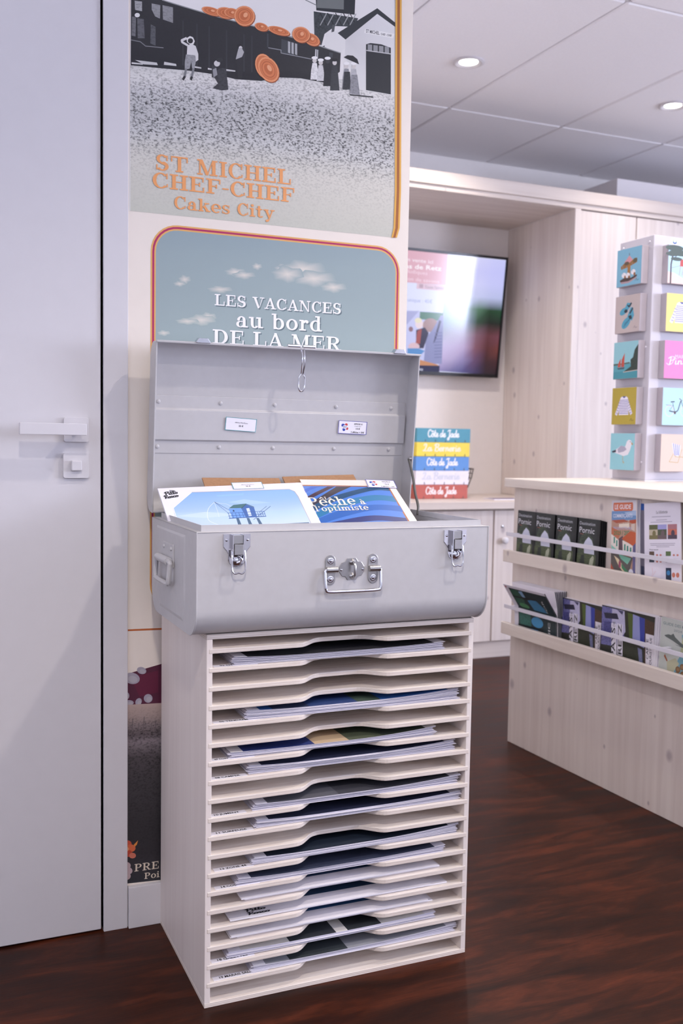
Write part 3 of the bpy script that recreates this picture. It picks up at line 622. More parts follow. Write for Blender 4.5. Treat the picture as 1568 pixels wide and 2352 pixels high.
for x, h_ in ((302, 40), (316, 30), (328, 44), (345, 30), (355, 36)): A.line([(x, 1690), (x+3, 1690-h_)], 1.5, '#5f5558')
for x, y, r, c in ((292, 1938, 10, '#c2523a'), (300, 1948, 11, '#d0663f'), (294, 1960, 10, '#b8452f'), (304, 1965, 8, '#c9705a'), (289, 1950, 7, '#e3a070')): A.ell(x, y, r, r*.8, c)
A.poly([(307, 1940), (317, 1930), (314, 1940), (309, 1945)], '#d98a3c')
for x, y, r in ((291, 1988, 9), (295, 2000, 9), (290, 2012, 10)): A.ell(x, y, r, r*.9, '#b9a3a6')
A.text('slab', 'PRE', (308, 2002), (366, 1994), 17, '#d9cbb8'); A.text('slab', 'Poi', (331, 2019), (367, 2014), 14, '#d9cbb8')
A.build('landscape_picture', post, label='dark landscape picture with purple flowers on top')
# ================================================================== FAR WALL UNIT
YN = 1.94
u = thing('wall_unit', (2.3, YN, 0), 'whitewashed pine niche frame around the television', 'shelving')
MB().box(XW+.01, 5.2, YN-.02, YN+.03, 2.12, 2.178).build('header_rail', MT['pine_x'], u, bevel=.003)
MB().box(XW+.01, 5.2, YN-.008, YN+.02, 2.098, 2.12).build('lower_moulding', MT['pine_x'], u, bevel=.002)
MB().box(XW+.01, 3.072, YN+.02, 2.5, 2.098, 2.118).build('soffit_panel', MT['pine_x'], u)
MB().box(3.074, 3.108, YN-.008, 2.5, .735, 2.098).build('side_panel', MT['pine'], u, bevel=.002)
MB().box(XW+.01, 3.074, 2.5, 2.53, .735, 2.098).build('back_panel', plain('niche_paint', '#e6e0dc', .8, var=.01), u)
tc = thing('tall_cupboard', (3.9, YN, 0), 'tall whitewashed pine cupboard to the side of the niche', 'cupboard')
MB().box(3.11, 5.2, YN+.022, 2.5, .08, 2.097).build('body', MT['pine'], tc)
for a, bb in ((3.111, 3.434), (3.441, 4.0), (4.006, 4.6), (4.606, 5.19)): MB().box(a, bb, YN, YN+.02, .085, 2.094).build('door', MT['pine'], tc, bevel=.0015)
MB().box(3.11, 5.2, YN+.04, YN+.06, 0, .08).build('plinth', MT['pine_x'], tc)
wt = tag(MB().box(XW+.01, 3.073, YN-.035, 2.5, .7, .735).build('worktop', MT['pine_x'], bevel=.003), 'long whitewashed pine worktop below the television', 'worktop')
bc = thing('base_cabinet', (2.2, YN, 0), 'low whitewashed pine cabinet under the worktop with round white knob', 'cabinet')
MB().box(XW+.01, 3.073, YN+.02, 2.5, .08, .699).build('body', MT['pine'], bc)
for a, bb, kx in ((1.24, 1.72, None), (1.725, 2.205, None), (2.21, 2.68, None), (2.688, 3.07, 2.735)):
    d = MB().box(a, bb, YN, YN+.019, .082, .692).build('door', MT['pine'], bc, bevel=.0015)
    if kx:
        MB().lathe([(.006, 0), (.006, .012), (.015, .016), (.0165, .024), (.012, .031), (.003, .033)], (kx, YN, .553), (0, -1, 0), 18).build('knob', MT['white'], d, smooth=True)
        MB().lathe([(.006, 0), (.006, .003), (.003, .004)], (kx-.005, YN, .617), (0, -1, 0), 14).build('lock', MT['steel'], d, smooth=True)
MB().box(XW+.01, 3.073, YN+.022, YN+.04, 0, .08).build('plinth', MT['pine_x'], bc)
tag(MB().box(3.40, 4.6, 2.05, 2.4, 2.179, 2.30).build('air_vent_casing', MT['white'], bevel=.003), 'long white casing lying on top of the tall pine cupboard', 'casing')
# television, tilted forward
t_ = math.atan2(.068, .6)
tv = thing('television', (2.47, 2.44, 1.335), 'flat television with black frame showing a soap workshop advert', 'television')
tu, tvv = Vector((1, 0, 0)), Vector((0, -math.sin(t_), math.cos(t_))); tn = tu.cross(tvv)
tc0 = Vector((2.47, 2.4148, 1.635))
MB().obox(tc0-tn*.018, (tu, tvv, tn), (.53, .302, .016)).build('casing', MT['black'], tv, bevel=.003)
fr = MB()
for dx, dy, hx, hy in ((0, .2955, .53, .0065), (0, -.2935, .53, .0085), (-.5245, 0, .0055, .302), (.5245, 0, .0055, .302)): fr.obox(tc0+tu*dx+tvv*dy+tn*.001, (tu, tvv, tn), (hx, hy, .004))
fr.build('bezel', MT['black'], tv)
MB().box(2.3, 2.64, 2.455, 2.499, 1.5, 1.75).build('wall_bracket', MT['dark'], tv)
TP = Plane(tc0, tu, tvv); A = Art(TP, base=.0004, gain=1.0)
def tr(pts, c, **k): return A.poly(pts, c, **k)
cn = [(-.52, .29), (.52, .29), (.52, -.286), (-.52, -.286)]
A.raw([cn], [lin('#d9dcfb')]*4)
def colour_grid(x0, x1, y0, y1, rows):
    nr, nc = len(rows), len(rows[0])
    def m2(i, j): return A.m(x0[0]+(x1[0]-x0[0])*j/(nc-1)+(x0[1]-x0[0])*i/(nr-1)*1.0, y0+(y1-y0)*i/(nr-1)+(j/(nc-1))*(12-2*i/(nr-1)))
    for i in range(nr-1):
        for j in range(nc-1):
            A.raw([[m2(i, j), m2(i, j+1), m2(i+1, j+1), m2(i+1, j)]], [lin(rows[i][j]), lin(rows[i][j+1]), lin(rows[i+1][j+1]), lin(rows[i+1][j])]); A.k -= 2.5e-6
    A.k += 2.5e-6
colour_grid((1027, 1006), (1161, 1141), 586, 852, [  # pale upper rows, dark green and red lower rows, right part of screen
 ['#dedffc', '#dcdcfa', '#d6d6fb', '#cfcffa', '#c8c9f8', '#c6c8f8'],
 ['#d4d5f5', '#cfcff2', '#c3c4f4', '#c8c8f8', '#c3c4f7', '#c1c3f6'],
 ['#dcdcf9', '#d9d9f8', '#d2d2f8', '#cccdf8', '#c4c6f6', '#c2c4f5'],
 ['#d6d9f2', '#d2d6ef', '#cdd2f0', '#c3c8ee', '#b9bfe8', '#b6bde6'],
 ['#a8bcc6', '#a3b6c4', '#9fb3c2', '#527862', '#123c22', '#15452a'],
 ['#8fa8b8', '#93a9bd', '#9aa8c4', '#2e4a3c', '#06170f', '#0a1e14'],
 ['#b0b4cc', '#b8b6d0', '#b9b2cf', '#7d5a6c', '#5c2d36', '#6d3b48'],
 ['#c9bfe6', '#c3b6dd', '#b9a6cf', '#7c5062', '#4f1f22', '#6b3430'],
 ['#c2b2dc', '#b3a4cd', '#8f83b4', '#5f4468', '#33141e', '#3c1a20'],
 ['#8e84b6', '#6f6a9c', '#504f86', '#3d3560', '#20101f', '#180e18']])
A.poly([(900, 571), (1028, 583), (1024, 655), (900, 646)], '#d8a8b8'); A.poly([(957, 650), (1023, 656), (1022, 669), (956, 663)], '#d9bccd'); A.poly([(963, 652), (972, 653), (971, 662), (962, 661)], '#b89cae')
for txt, a, bb, h_, c, k in (('Billetterie en vente ici', (866, 592), (994, 606), 9, '#f0dfe9', 'bold'), ('Les Savons de Retz', (858, 610), (1013, 622), 11, '#fbf0f6', 'bold'), ('Activit\xe9s ludiques', (880, 620), (981, 632), 9, '#efd6e2', 'sans'), ('Fabrication de savons', (886, 639), (1008, 651), 9, '#efd6e2', 'sans'), ("Toute l'ann\xe9e", (975, 662), (1018, 665), 7, '#8a7f95', 'sans'), ('Tarif unique : 45\u20ac', (910, 690), (992, 697), 9, '#9aa3d6', 'sans')):
    A.text(k, txt, a, bb, h_, c)
A.poly([(900, 710), (1019, 719), (1013, 836), (900, 830)], '#c3c5ee'); A.poly([(900, 716), (962, 714), (934, 745), (900, 760)], '#a9abd8')
A.poly([(964, 716), (1018, 719), (1016, 738), (963, 733)], '#5c8478'); A.ell(988, 747, 18, 16, '#a98d92'); A.poly([(1012, 724), (1018, 726), (1014, 836), (972, 836), (978, 775), (992, 758)], '#8d90bd'); A.poly([(1008, 735), (1013, 738), (1000, 780), (994, 790)], '#3c3c5c')
for i in range(9): A.line([(997, 765+i*7), (1014, 764+i*7)], 1.4, '#6d70a0')
A.ell(962, 744, 9, 11, '#e6d3dc'); A.ell(960, 736, 8, 6, '#e3dcc2'); A.poly([(955, 758), (975, 752), (984, 765), (972, 800), (955, 800)], '#35334e'); A.poly([(958, 760), (968, 755), (964, 790), (954, 788)], '#a2504e'); A.ell(943, 756, 5, 6, '#8f6f7c'); A.ell(950, 796, 13, 9, '#d9b9c6'); A.poly([(935, 800), (960, 800), (975, 806), (960, 820), (935, 818)], '#5a8fcb')
A.poly([(900, 822), (935, 818), (1006, 838), (1006, 846), (900, 846)], '#c58a64'); A.poly([(900, 838), (1009, 840), (1008, 858), (900, 850)], '#2b2c4e'); A.text('bold', 'retz', (955, 850), (971, 851), 6, '#d8daf0')
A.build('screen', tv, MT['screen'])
# five stacked wooden boxes with painted names
zb = .7355
for i, (txt, c, tcol, lab, xa, xb) in enumerate((('C\xf4te de Jade', '#b5594c', '#f0e6e6', 'red', 2.37, 2.652), ('La Bernerie', '#e4e1ec', '#c9cbd6', 'white', 2.372, 2.656), ('C\xf4te de Jade', '#5a8fd0', '#f0eff4', 'blue', 2.371, 2.656), ('La Bernerie', '#ecd548', '#f2ead0', 'yellow', 2.373, 2.658), ('C\xf4te de Jade', '#4a93a8', '#eef2f2', 'teal', 2.373, 2.660))):
    hh = .0655; z0 = zb+i*.0662
    t = thing('name_box', ((xa+xb)/2, 2.16, z0), '%s wooden box lettered %s, %s of the stack' % (lab, txt, ['lowest', 'second from bottom', 'middle', 'second from top', 'topmost'][i]), 'box', 'stack of painted name boxes')
    mt = plain('box_paint_'+lab, c, .5, var=.03)
    bx = MB(); bx.box(xa, xb, 2.13, 2.19, z0, z0+hh)
    bx.build('body', mt, t, bevel=.002)
    for k in range(5): MB().box(xa+.045+k*.053, xa+.048+k*.053, 2.1285, 2.14, z0+.0005, z0+.012).build('slit', MT['dark'], t)
    a = Art(Plane((xa, 2.13, z0+hh), (1, 0, 0), (0, 0, 1)), W=xb-xa, H=hh, base=.0006)
    x0_, x1_ = ((.2, .78) if txt[0] == 'C' else (.12, .82)); 
    a.text('script', txt, (x0_, .62 if i else .66), (x1_, .62 if i else .66), .52, tcol, wd=.17)
    a.build('lettering', t)
# wire basket
t = thing('wire_basket', (2.70, 2.33, .7355), 'black wire basket behind the stacked name boxes', 'basket', None)
MB().tube([(2.70+.088*math.cos(a), 2.33+.088*math.sin(a), .872) for a in [2*math.pi*k/24 for k in range(24)]], .0028, 6, True).build('rim', MT['black'], t, smooth=True)
mbk = MB()
for k in range(5):
    r = .084-.006*k*k*.5; z = .85-.024*k
    mbk.tube([(2.70+r*math.cos(a), 2.33+r*math.sin(a), z) for a in [2*math.pi*q/20 for q in range(20)]], .001, 4, True)
for k in range(22):
    a = 2*math.pi*k/22; mbk.tube([(2.70+r_*math.cos(a), 2.33+r_*math.sin(a), z_) for r_, z_ in ((.088, .872), (.08, .83), (.062, .78), (.035, .7375), (0, .7375))], .0012, 4)
mbk.build('mesh', MT['black'], t)
t = tag(MB().box(2.72, 2.88, 2.0, 2.1, .7352, .739).build('leaflet', MT['paper']), 'folded leaflet lying on the worktop near the counter', 'leaflet')
A = Art(Plane((2.72, 2.1, .739), (1, 0, 0), (0, 1, 0)), W=.16, H=.1); A.rect(.05, .08, .95, .92, '#7a6a86'); A.build('leaflet_print', t)
# ================================================================== PLYWOOD POSTER CABINET
X0, X1, YC0, YC1, HC = .6774, 1.2081, -.3474, -.0125, .6691
cab = thing('poster_cabinet', ((X0+X1)/2, -.18, 0), 'pale plywood cabinet of twenty flat poster slots under the trunk', 'cabinet')
TB = .0085
for xa, xb in ((X0, X0+.0105), (X1-.0105, X1)): MB().box(xa, xb, YC0, YC1, TB, HC-TB).build('side_panel', MT['panel'], cab, bevel=.0006, seg=1)
MB().box(X0+.0105, X1-.0105, YC1-.006, YC1, TB, HC-TB).build('back_panel', MT['panel'], cab)
MB().box(X0, X1, YC0, YC1, HC-TB, HC).build('top_board', MT['ply'], cab, bevel=.0006, seg=1)
MB().box(X0, X1, YC0, YC1, 0, TB).build('bottom_board', MT['ply'], cab, bevel=.0006, seg=1)
PITCH_S = .03331; TS = .0082
def zs(k): return .6358-(k-1)*PITCH_S           # underside of shelf k = ceiling of slot k+1
def ztop(slot): return zs(slot)+TS if slot < 20 else TB
xm = (X0+X1)/2-.003
prof = [(X0+.0045, YC0-.0007)]
def arcpts(a, b, c, n=4):   # soft corner at b
    a, b, c = Vector(a), Vector(b), Vector(c); p = b+(a-b).normalized()*.014; q = b+(c-b).normalized()*.014
    return [tuple(p*(1-t)**2+b*2*t*(1-t)+q*t*t) for t in [i/n for i in range(n+1)]]
YS = YC0-.0007
K = [(xm-.2, YS), (xm-.083, YS), (xm-.046, YC0+.036), (xm+.046, YC0+.036), (xm+.083, YS), (xm+.2, YS)]
for i in range(1, 5): prof += arcpts(K[i-1], K[i], K[i+1])
prof += [(X1-.0045, YC0-.0007), (X1-.0045, YC1-.006), (X0+.0045, YC1-.006)]
shelf0 = None
for k in range(1, 20):
    if shelf0 is None:
        shelf0 = MB().extrude([(x-xm, y-(-.18), -TS/2) for x, y in prof], (0, 0, TS)).build('shelf', MT['ply'], None, bevel=.0008, seg=1)
        shelf0.parent = cab; o = shelf0
    else:
        o = shelf0.copy(); COL.objects.link(o)
    o.location = Vector((xm, -.18, zs(k)+TS/2))-cab.location
# slot number strips
LB = {2: ('02 EMOTIONS', .712, .056), 5: ('05 TENDANCE', .712, .06), 7: ('07 COIN COIN COIN', .704, .06), 8: ('08 CAMPER', .705, .046), 10: ('10 JUMENT', .704, .046), 11: ('11 SURFEUSE', .708, .056), 13: ('13 ZONE 44', .716, .048), 14: ('14 COUPE BOL', .718, .058), 18: ('18 GALETTES', .712, .056), 19: ('19 MARAIS SALANTS', .716, .078)}
for k, (tx, x, wd) in LB.items():
    z = ztop(k); x -= .008
    o = MB().box(x-.012, x+wd+.012, YC0+.004, YC0+.018, z+.0001, z+.0005).build('slot_label', MT['paper'], cab)
    a = Art(Plane((x, YC0+.018, z+.0005), (1, 0, 0), (0, 1, 0)), W=wd, H=.014, base=.0001, gain=1)
    a.text('bold', tx, (0, .72), (1, .72), .5, '#15151c'); a.build('slot_label_text', o)
# ---- poster sheets: every sheet is its own object
def sheet_mesh(x0, wd, y0, dp, z, lift_l, lift_r, th, ink):
    nx, ny = 18, 4; V = []; F = []; C = []
    def zz(u, v):
        e = (max(0, u-.55)/.45)**2*lift_r + (max(0, .3-u)/.3)**2*lift_l
        return e*(1-.3*v)
    for s_ in (0, 1):
        for j in range(ny+1):
            for i in range(nx+1):
                u, v = i/nx, j/ny
                V.append((x0+wd*u, y0+dp*v, z+zz(u, v)+(th if s_ else 0)))
    n1 = (nx+1)*(ny+1); idx = lambda i, j, s_: s_*n1+j*(nx+1)+i
    white = (*lin('#e4e1ea'), 0)
    for j in range(ny):
        for i in range(nx):
            F.append((idx(i, j, 1), idx(i+1, j, 1), idx(i+1, j+1, 1), idx(i, j+1, 1)))
            C += [(*lin(ink(i, j), 1.15), 0)]*4 if ink else [white]*4
            F.append((idx(i, j, 0), idx(i, j+1, 0), idx(i+1, j+1, 0), idx(i+1, j, 0))); C += [white]*4
    for i in range(nx):
        F.append((idx(i, 0, 0), idx(i+1, 0, 0), idx(i+1, 0, 1), idx(i, 0, 1))); C += [white]*4
        F.append((idx(i+1, ny, 0), idx(i, ny, 0), idx(i, ny, 1), idx(i+1, ny, 1))); C += [white]*4
    for j in range(ny):
        F.append((idx(0, j+1, 0), idx(0, j, 0), idx(0, j, 1), idx(0, j+1, 1))); C += [white]*4
        F.append((idx(nx, j, 0), idx(nx, j+1, 0), idx(nx, j+1, 1), idx(nx, j, 1))); C += [white]*4
    return V, F, C
def add_sheet(name, loc, data, label, cat, group):
    V, F, C = data; me = bpy.data.meshes.new(name); me.from_pydata([tuple(Vector(v)-Vector(loc)) for v in V], [], F); me.update()
    at = me.color_attributes.new('Ink', 'FLOAT_COLOR', 'CORNER'); at.data.foreach_set('color', [q for c in C for q in c])
    me.materials.append(MT['ink']); o = bpy.data.objects.new(name, me); COL.objects.link(o); o.location = loc
    return tag(o, label, cat, group)
def inks(border, main, spots=()):
    def f(i, j):
        if i in (0, 17): return border
        for i0, i1, j0, j1, c in spots:
            if i0 <= i <= i1 and j0 <= j <= j1: return c
        return main
    return f
ORD = ['', 'top', 'second', 'third', 'fourth', 'fifth', 'sixth', 'seventh', 'eighth', 'ninth', 'tenth', 'eleventh', 'twelfth', 'thirteenth', 'fourteenth', 'fifteenth', 'sixteenth', 'seventeenth', 'eighteenth', 'nineteenth', 'twentieth']
ST = {  # slot: sheets, left x, width, lift left, lift right, top picture
 2: (10, .728, .42, .004, .004, inks('#d8d6dc', '#2c2c31')), 5: (12, .752, .43, .004, .009, inks('#dcdae0', '#2a5c9e', [(5, 8, 0, 3, '#243a6a'), (9, 10, 0, 3, '#3a4a3f'), (2, 4, 0, 3, '#2c3552')])),
 7: (9, .722, .41, .002, .009, inks('#dcd8d6', '#26356e', [(7, 9, 0, 2, '#b9a283'), (10, 12, 0, 3, '#4a5240'), (13, 16, 0, 3, '#3c4438')])), 8: (11, .757, .42, .004, .008, inks('#dcdae0', '#232942')),
 10: (9, .768, .42, .003, .008, inks('#d9d7dd', '#57585f', [(7, 16, 0, 3, '#3c3d44')])), 11: (9, .772, .42, .005, .006, inks('#d9d7dd', '#23283f')), 13: (10, .768, .42, .003, .009, inks('#d9d7dd', '#1b2533')),
 14: (9, .738, .42, .004, .004, inks('#cfcdd8', '#343a4e')), 18: (9, .722, .42, .003, .004, inks('#dcdae0', '#d2cfca', [(5, 8, 0, 3, '#30343a'), (10, 12, 0, 3, '#2b3034')])), 19: (9, .768, .42, .003, .007, inks('#dcdae0', '#8c8e94', [(3, 7, 0, 3, '#33393d')]))}
names = {2: 'dark grey', 5: 'bright blue', 7: 'navy and sand', 8: 'dark navy', 10: 'grey', 11: 'deep navy', 13: 'black-green', 14: 'slate', 18: 'white illustrated', 19: 'pale grey'}
for k, (n, x, wd, ll, lr, ink) in ST.items():
    if x+wd > X1-.014: wd = X1-.014-x
    for i in range(n):
        jx, jy = random.uniform(-.004, .004), random.uniform(-.003, .004)
        if i == n-1: jx = .002
        x_ = max(x+jx, X0+.02); w_ = min(wd, X1-.0125-x_)
        f = i/(n-1)
        top = i == n-1
        add_sheet('poster_sheet', (x_+w_/2, YC0+.02, ztop(k)),
                  sheet_mesh(x_, w_, YC0+.007+jy, .29, ztop(k)+.0006+i*.0011, ll*f, lr*f, .00042, ink if top else None),
                  ('%s poster on top of the pile in the %s slot from the top' % (names[k], ORD[k])) if top else 'white-edged poster sheet in the pile of the %s slot from the top' % ORD[k], 'poster', 'posters in the %s slot' % ORD[k])
for k, n, x, wd in ((15, 3, .742, .398), (16, 2, .724, .405), (17, 3, .726, .398)):
    for i in range(n):
        xx = x+random.uniform(-.006, .006)+(.006*(n-1-i) if k != 16 else 0)
        if k == 16 and i == 0: xx += .04; 
        wd_ = min(wd, X1-.03-xx)
        b_ = thing('mounted_print', (xx+wd_/2, YC0+.15, ztop(k)), '%s white mounted print in the %s slot from the top' % ((['lower', 'upper'] if n == 2 else ['lowest', 'middle', 'uppermost'])[i], ORD[k]), 'print', 'mounted prints in the low slots')
        z = ztop(k)+.0005+i*.0030; yy = YC0+.006+.004*(n-1-i)
        MB().box(xx, xx+wd_, yy, yy+.29, z, z+.0022).build('mount', MT['paper'], b_)
        if i == n-1:
            a = Art(Plane((xx, yy+.29, z+.0022), (1, 0, 0), (0, 1, 0)), W=wd_, H=.29, base=.0002)
            a.rect(.13, .1, .87, .86, {15: '#2c4468', 16: '#1e3a5a', 17: '#1d4a78'}[k])
            if k == 16: a.text('script', 'Pitto', (.09, .93), (.18, .93), .035, '#22222a', wd=.2); a.text('script', 'Rosco', (.09, .975), (.19, .975), .035, '#22222a', wd=.2)
            a.build('picture', b_)
# ================================================================== GREY METAL TRUNK
TX0, TX1, TY0, TY1, TZ0, TZ1 = .6485, 1.2155, -.381, -.052, HC+.0006, .8505
trk = thing('metal_trunk', ((TX0+TX1)/2, (TY0+TY1)/2, TZ0), 'open grey enamelled metal trunk with chrome latches on the plywood cabinet', 'trunk')
def body_prof(d=0, top=TZ1, r=.047, n=9):
    """front top -> bottom -> back top in (y,z), inset by d"""
    P = [(TY0+d, top)]
    for k in range(n+1):
        a = math.pi+math.pi/2*k/n; P.append((TY0+r+(r-d)*math.cos(a), TZ0+r+(r-d)*math.sin(a)))
    for k in range(n+1):
        a = 1.5*math.pi+math.pi/2*k/n; P.append((TY1-r+(r-d)*math.cos(a), TZ0+r+(r-d)*math.sin(a)))
    P.append((TY1-d, top)); return P
bo, bi = body_prof(), body_prof(.0018)
sh = MB()
sh.grid([[(x, y, z) for y, z in bo] for x in (TX0+.002, TX1-.002)]); sh.grid([[(x, y, z) for y, z in bi] for x in (TX0+.002, TX1-.002)])
for x in (TX0+.002, TX1-.002): sh.grid([[(x, y, z) for y, z in bo], [(x, y, z) for y, z in bi]])
sh.build('body', MT['grey'], trk, smooth=True)
for x0_, sg in ((TX0, -1), (TX1, 1)):
    e = MB()
    xa, xb = (x0_, x0_+.0025) if sg < 0 else (x0_-.0025, x0_)
    e.extrude([(xa, y, z) for y, z in body_prof(-.0012, TZ1)], (xb-xa, 0, 0))
    pn = e.build('end_panel', MT['grey'], trk, bevel=.0008, seg=1)
    # pressed raised field
    f_ = MB(); o1 = [(-.312, TZ1-.012), (-.312, TZ0+.05), (-.296, TZ0+.016), (-.12, TZ0+.016), (-.095, TZ0+.05), (-.095, TZ1-.012)]
    o2 = [(-.304, TZ1-.016), (-.304, TZ0+.052), (-.29, TZ0+.022), (-.127, TZ0+.022), (-.103, TZ0+.052), (-.103, TZ1-.016)]
    f_.grid([[(x0_, y, z) for y, z in o1+o1[:1]], [(x0_+sg*.0016, y, z) for y, z in o2+o2[:1]]]); f_.extrude([(x0_+sg*.0002, y, z) for y, z in o2], (sg*.0014, 0, 0))
    f_.build('pressed_field', MT['grey'], pn)
    hp = MB().box(*sorted((x0_+sg*.0012, x0_+sg*.0045)), -.238, -.163, .772, .815).build('handle_plate', MT['grey'], pn, bevel=.0015)
    for y in (-.228, -.173): MB().lathe([(.004, 0), (.0035, .002), (.0015, .003)], (x0_+sg*.0045, y, .806), (sg, 0, 0), 10).build('rivet', MT['grey'], pn, smooth=True)
    xh = x0_+sg*.011
    MB().tube(smooth_pts([(xh, -.24, .783), (xh, -.243, .775), (xh+sg*.002, -.242, .75), (xh+sg*.002, -.236, .744), (xh+sg*.002, -.2, .743), (xh+sg*.002, -.146, .744), (xh+sg*.002, -.14, .75), (xh, -.139, .775), (xh, -.142, .783), (xh, -.2, .785)], 4, True), .0045, 8, True).build('side_handle', MT['grey'], pn, smooth=True)
    MB().tube([(xh, -.232, .784), (xh, -.15, .784)], .0075, 10).build('handle_barrel', MT['grey'], pn, smooth=True)
# ledge and upstanding lip round the opening
ld = MB(); i1, i2 = .0115, .013
for a0, a1, b0, b1, z0, z1 in ((0, .0135, 0, .0135, TZ1-.0016, TZ1),):
    ld.box(TX0, TX1, TY0-.001, TY0+i2, TZ1-.0016, TZ1); ld.box(TX0, TX1, TY1-i2, TY1+.001, TZ1-.0016, TZ1)
    ld.box(TX0, TX0+i2, TY0+i2, TY1-i2, TZ1-.0016, TZ1); ld.box(TX1-i2, TX1, TY0+i2, TY1-i2, TZ1-.0016, TZ1)
ld.build('ledge', MT['grey'], trk, bevel=.0006, seg=1)
lp = MB(); ZL = TZ1+.0105
lp.box(TX0+i1, TX1-i1, TY0+i1, TY0+i2, TZ1-.02, ZL); lp.box(TX0+i1, TX0+i2, TY0+i2, TY1-.03, TZ1-.02, ZL); lp.box(TX1-i2, TX1-i1, TY0+i2, TY1-.03, TZ1-.02, ZL); lp.box(TX0+i1, TX1-i1, TY1-i2, TY1-i1, TZ1-.02, TZ1+.001)
lp.build('lip', MT['grey'], trk)
# ---- lid
TL = .1; LH = .333; LD = .046; HY, HZ = -.053, .8585
la, lb_ = Vector((0, -math.sin(TL), math.cos(TL))), Vector((0, math.cos(TL), math.sin(TL)))
def lid(x, a, b): return Vector((x, HY, HZ))+la*a+lb_*b
def lid_prof(d=0, r=.03, n=6):
    P = [(d, -.0), (d, LD-r)]
    P = [(d, 0)]
    for k in range(n+1):
        t = math.pi/2*k/n; P.append((r-(r-d)*math.cos(t), LD-r+(r-d)*math.sin(t)))
    for k in range(n+1):
        t = math.pi/2*k/n; P.append((LH-r+(r-d)*math.sin(t), LD-r+(r-d)*math.cos(t)))
    P.append((LH-d, 0)); return P
lo_, li_ = lid_prof(), lid_prof(.0018)
L_ = MB()
for pr in (lo_, li_): L_.grid([[lid(x, a, b) for a, b in pr] for x in (TX0+.002, TX1-.002)])
for x in (TX0+.002, TX1-.002): L_.grid([[lid(x, a, b) for a, b in lo_], [lid(x, a, b) for a, b in li_]])
for q in (0, -1): L_.grid([[lid(x, *lo_[q]) for x in (TX0+.002, TX1-.002)], [lid(x, *li_[q]) for x in (TX0+.002, TX1-.002)]])
ldo = L_.build('lid', MT['grey'], trk, smooth=True)
for xa, xb in ((TX0-.001, TX0+.002), (TX1-.002, TX1+.001)):
    MB().extrude([lid(xa, a, b) for a, b in lid_prof(-.0005)], (xb-xa, 0, 0)).build('lid_end', MT['grey'], ldo, bevel=.0006, seg=1)
# bead folded along the rim of the lid
rim_ = MB()
rim_.obox(lid((TX0+TX1)/2, LH+.0005, -.002), ((1, 0, 0), la, lb_), ((TX1-TX0)/2+.001, .0022, .003)); rim_.build('lid_rim', MT['grey'], ldo, bevel=.001)
# stiffening strap riveted across the inside of the lid
def za(z): return (z-HZ)/math.cos(TL)
yin = LD-.002
a0, a1 = za(.9985), za(1.0575)
sb_ = MB(); xs0, xs1 = TX0+.006, TX1-.006
sb_.extrude([lid(xs0, a, b) for a, b in ((a0-.028, yin), (a0-.028, yin-.0012), (a0-.003, yin-.0012), (a0, yin-.006), (a1, yin-.006), (a1+.003, yin-.0012), (a1+.028, yin-.0012), (a1+.028, yin))], (xs1-xs0, 0, 0))
sb_.build('stiffener', MT['grey'], ldo, bevel=.0006, seg=1)
for x in (.669, .796, .912, 1.05, 1.18):
    for a in (a0-.0145, a1+.0155):
        MB().lathe([(.0042, 0), (.0038, .0016), (.0018, .0028)], lid(x-.004, a, yin-.0012), -lb_, 10).build('rivet', MT['grey'], ldo, smooth=True)
# hinge leaves
for x in (.76, .93, 1.1): MB().tube([(x-.03, HY+.002, HZ-.003), (x+.03, HY+.002, HZ-.003)], .0035, 8).build('hinge', MT['steel'], trk, smooth=True)
# lid stay on the right-hand side
MB().tube(smooth_pts([lid(TX1-.008, .11, .004), (TX1-.0085, -.082, .93), (TX1-.009, -.096, .895), (TX1-.010, -.112, .869), (TX1-.0135, -.116, .852)], 5), .003, 8).build('lid_stay', MT['dark'], trk, smooth=True)
MB().lathe([(.005, -.003), (.005, .003)], lid(TX1-.006, .11, .004), (1, 0, 0), 10).build('stay_pivot', MT['steel'], trk)
# keepers and hasp on the lid edge
for x in (.7385, 1.1645):
    k = MB(); c = lid(x, LH+.002, .004)
    k.obox(c, ((1, 0, 0), la, lb_), (.022, .001, .008)); k.build('keeper_plate', MT['steel'], ldo)
    MB().extrude([c+Vector((dx, 0, 0))+la*h-lb_*.012 for dx, h in ((-.015, 0), (-.009, .0085), (.009, .0085), (.015, 0), (.013, -.001), (-.013, -.001))], lb_*.016).build('keeper', MT['chrome'], ldo, bevel=.001)
hx = .944; c = lid(hx, LH+.0045, -.001)
for dx in (-.017, .016): MB().tube([c+Vector((dx-.013, 0, 0)), c+Vector((dx+.013, 0, 0))], .0042, 10).build('hasp_barrel', MT['chrome'], ldo, smooth=True)
MB().obox(lid(hx, LH+.002, .01), ((1, 0, 0), la, lb_), (.03, .001, .012)).build('hasp_plate', MT['steel'], ldo)
w_ = []
for s_ in (-1, 1):
    pts = [(s_*.004, .004, -.001), (s_*.0026, -.012, -.012), (s_*.003, -.03, -.013), (s_*.0022, -.044, -.010), (s_*.0025, -.050, -.009), (s_*.0066, -.058, -.009), (s_*.0068, -.076, -.009), (s_*.003, -.084, -.009), (0, -.085, -.009)]
    w_.append([lid(hx+.001+q[0], LH+q[1], q[2]) for q in pts])
MB().tube(smooth_pts(w_[0]+w_[1][::-1][1:], 4), .0016, 8).build('hasp_wire', MT['chrome'], ldo, smooth=True)
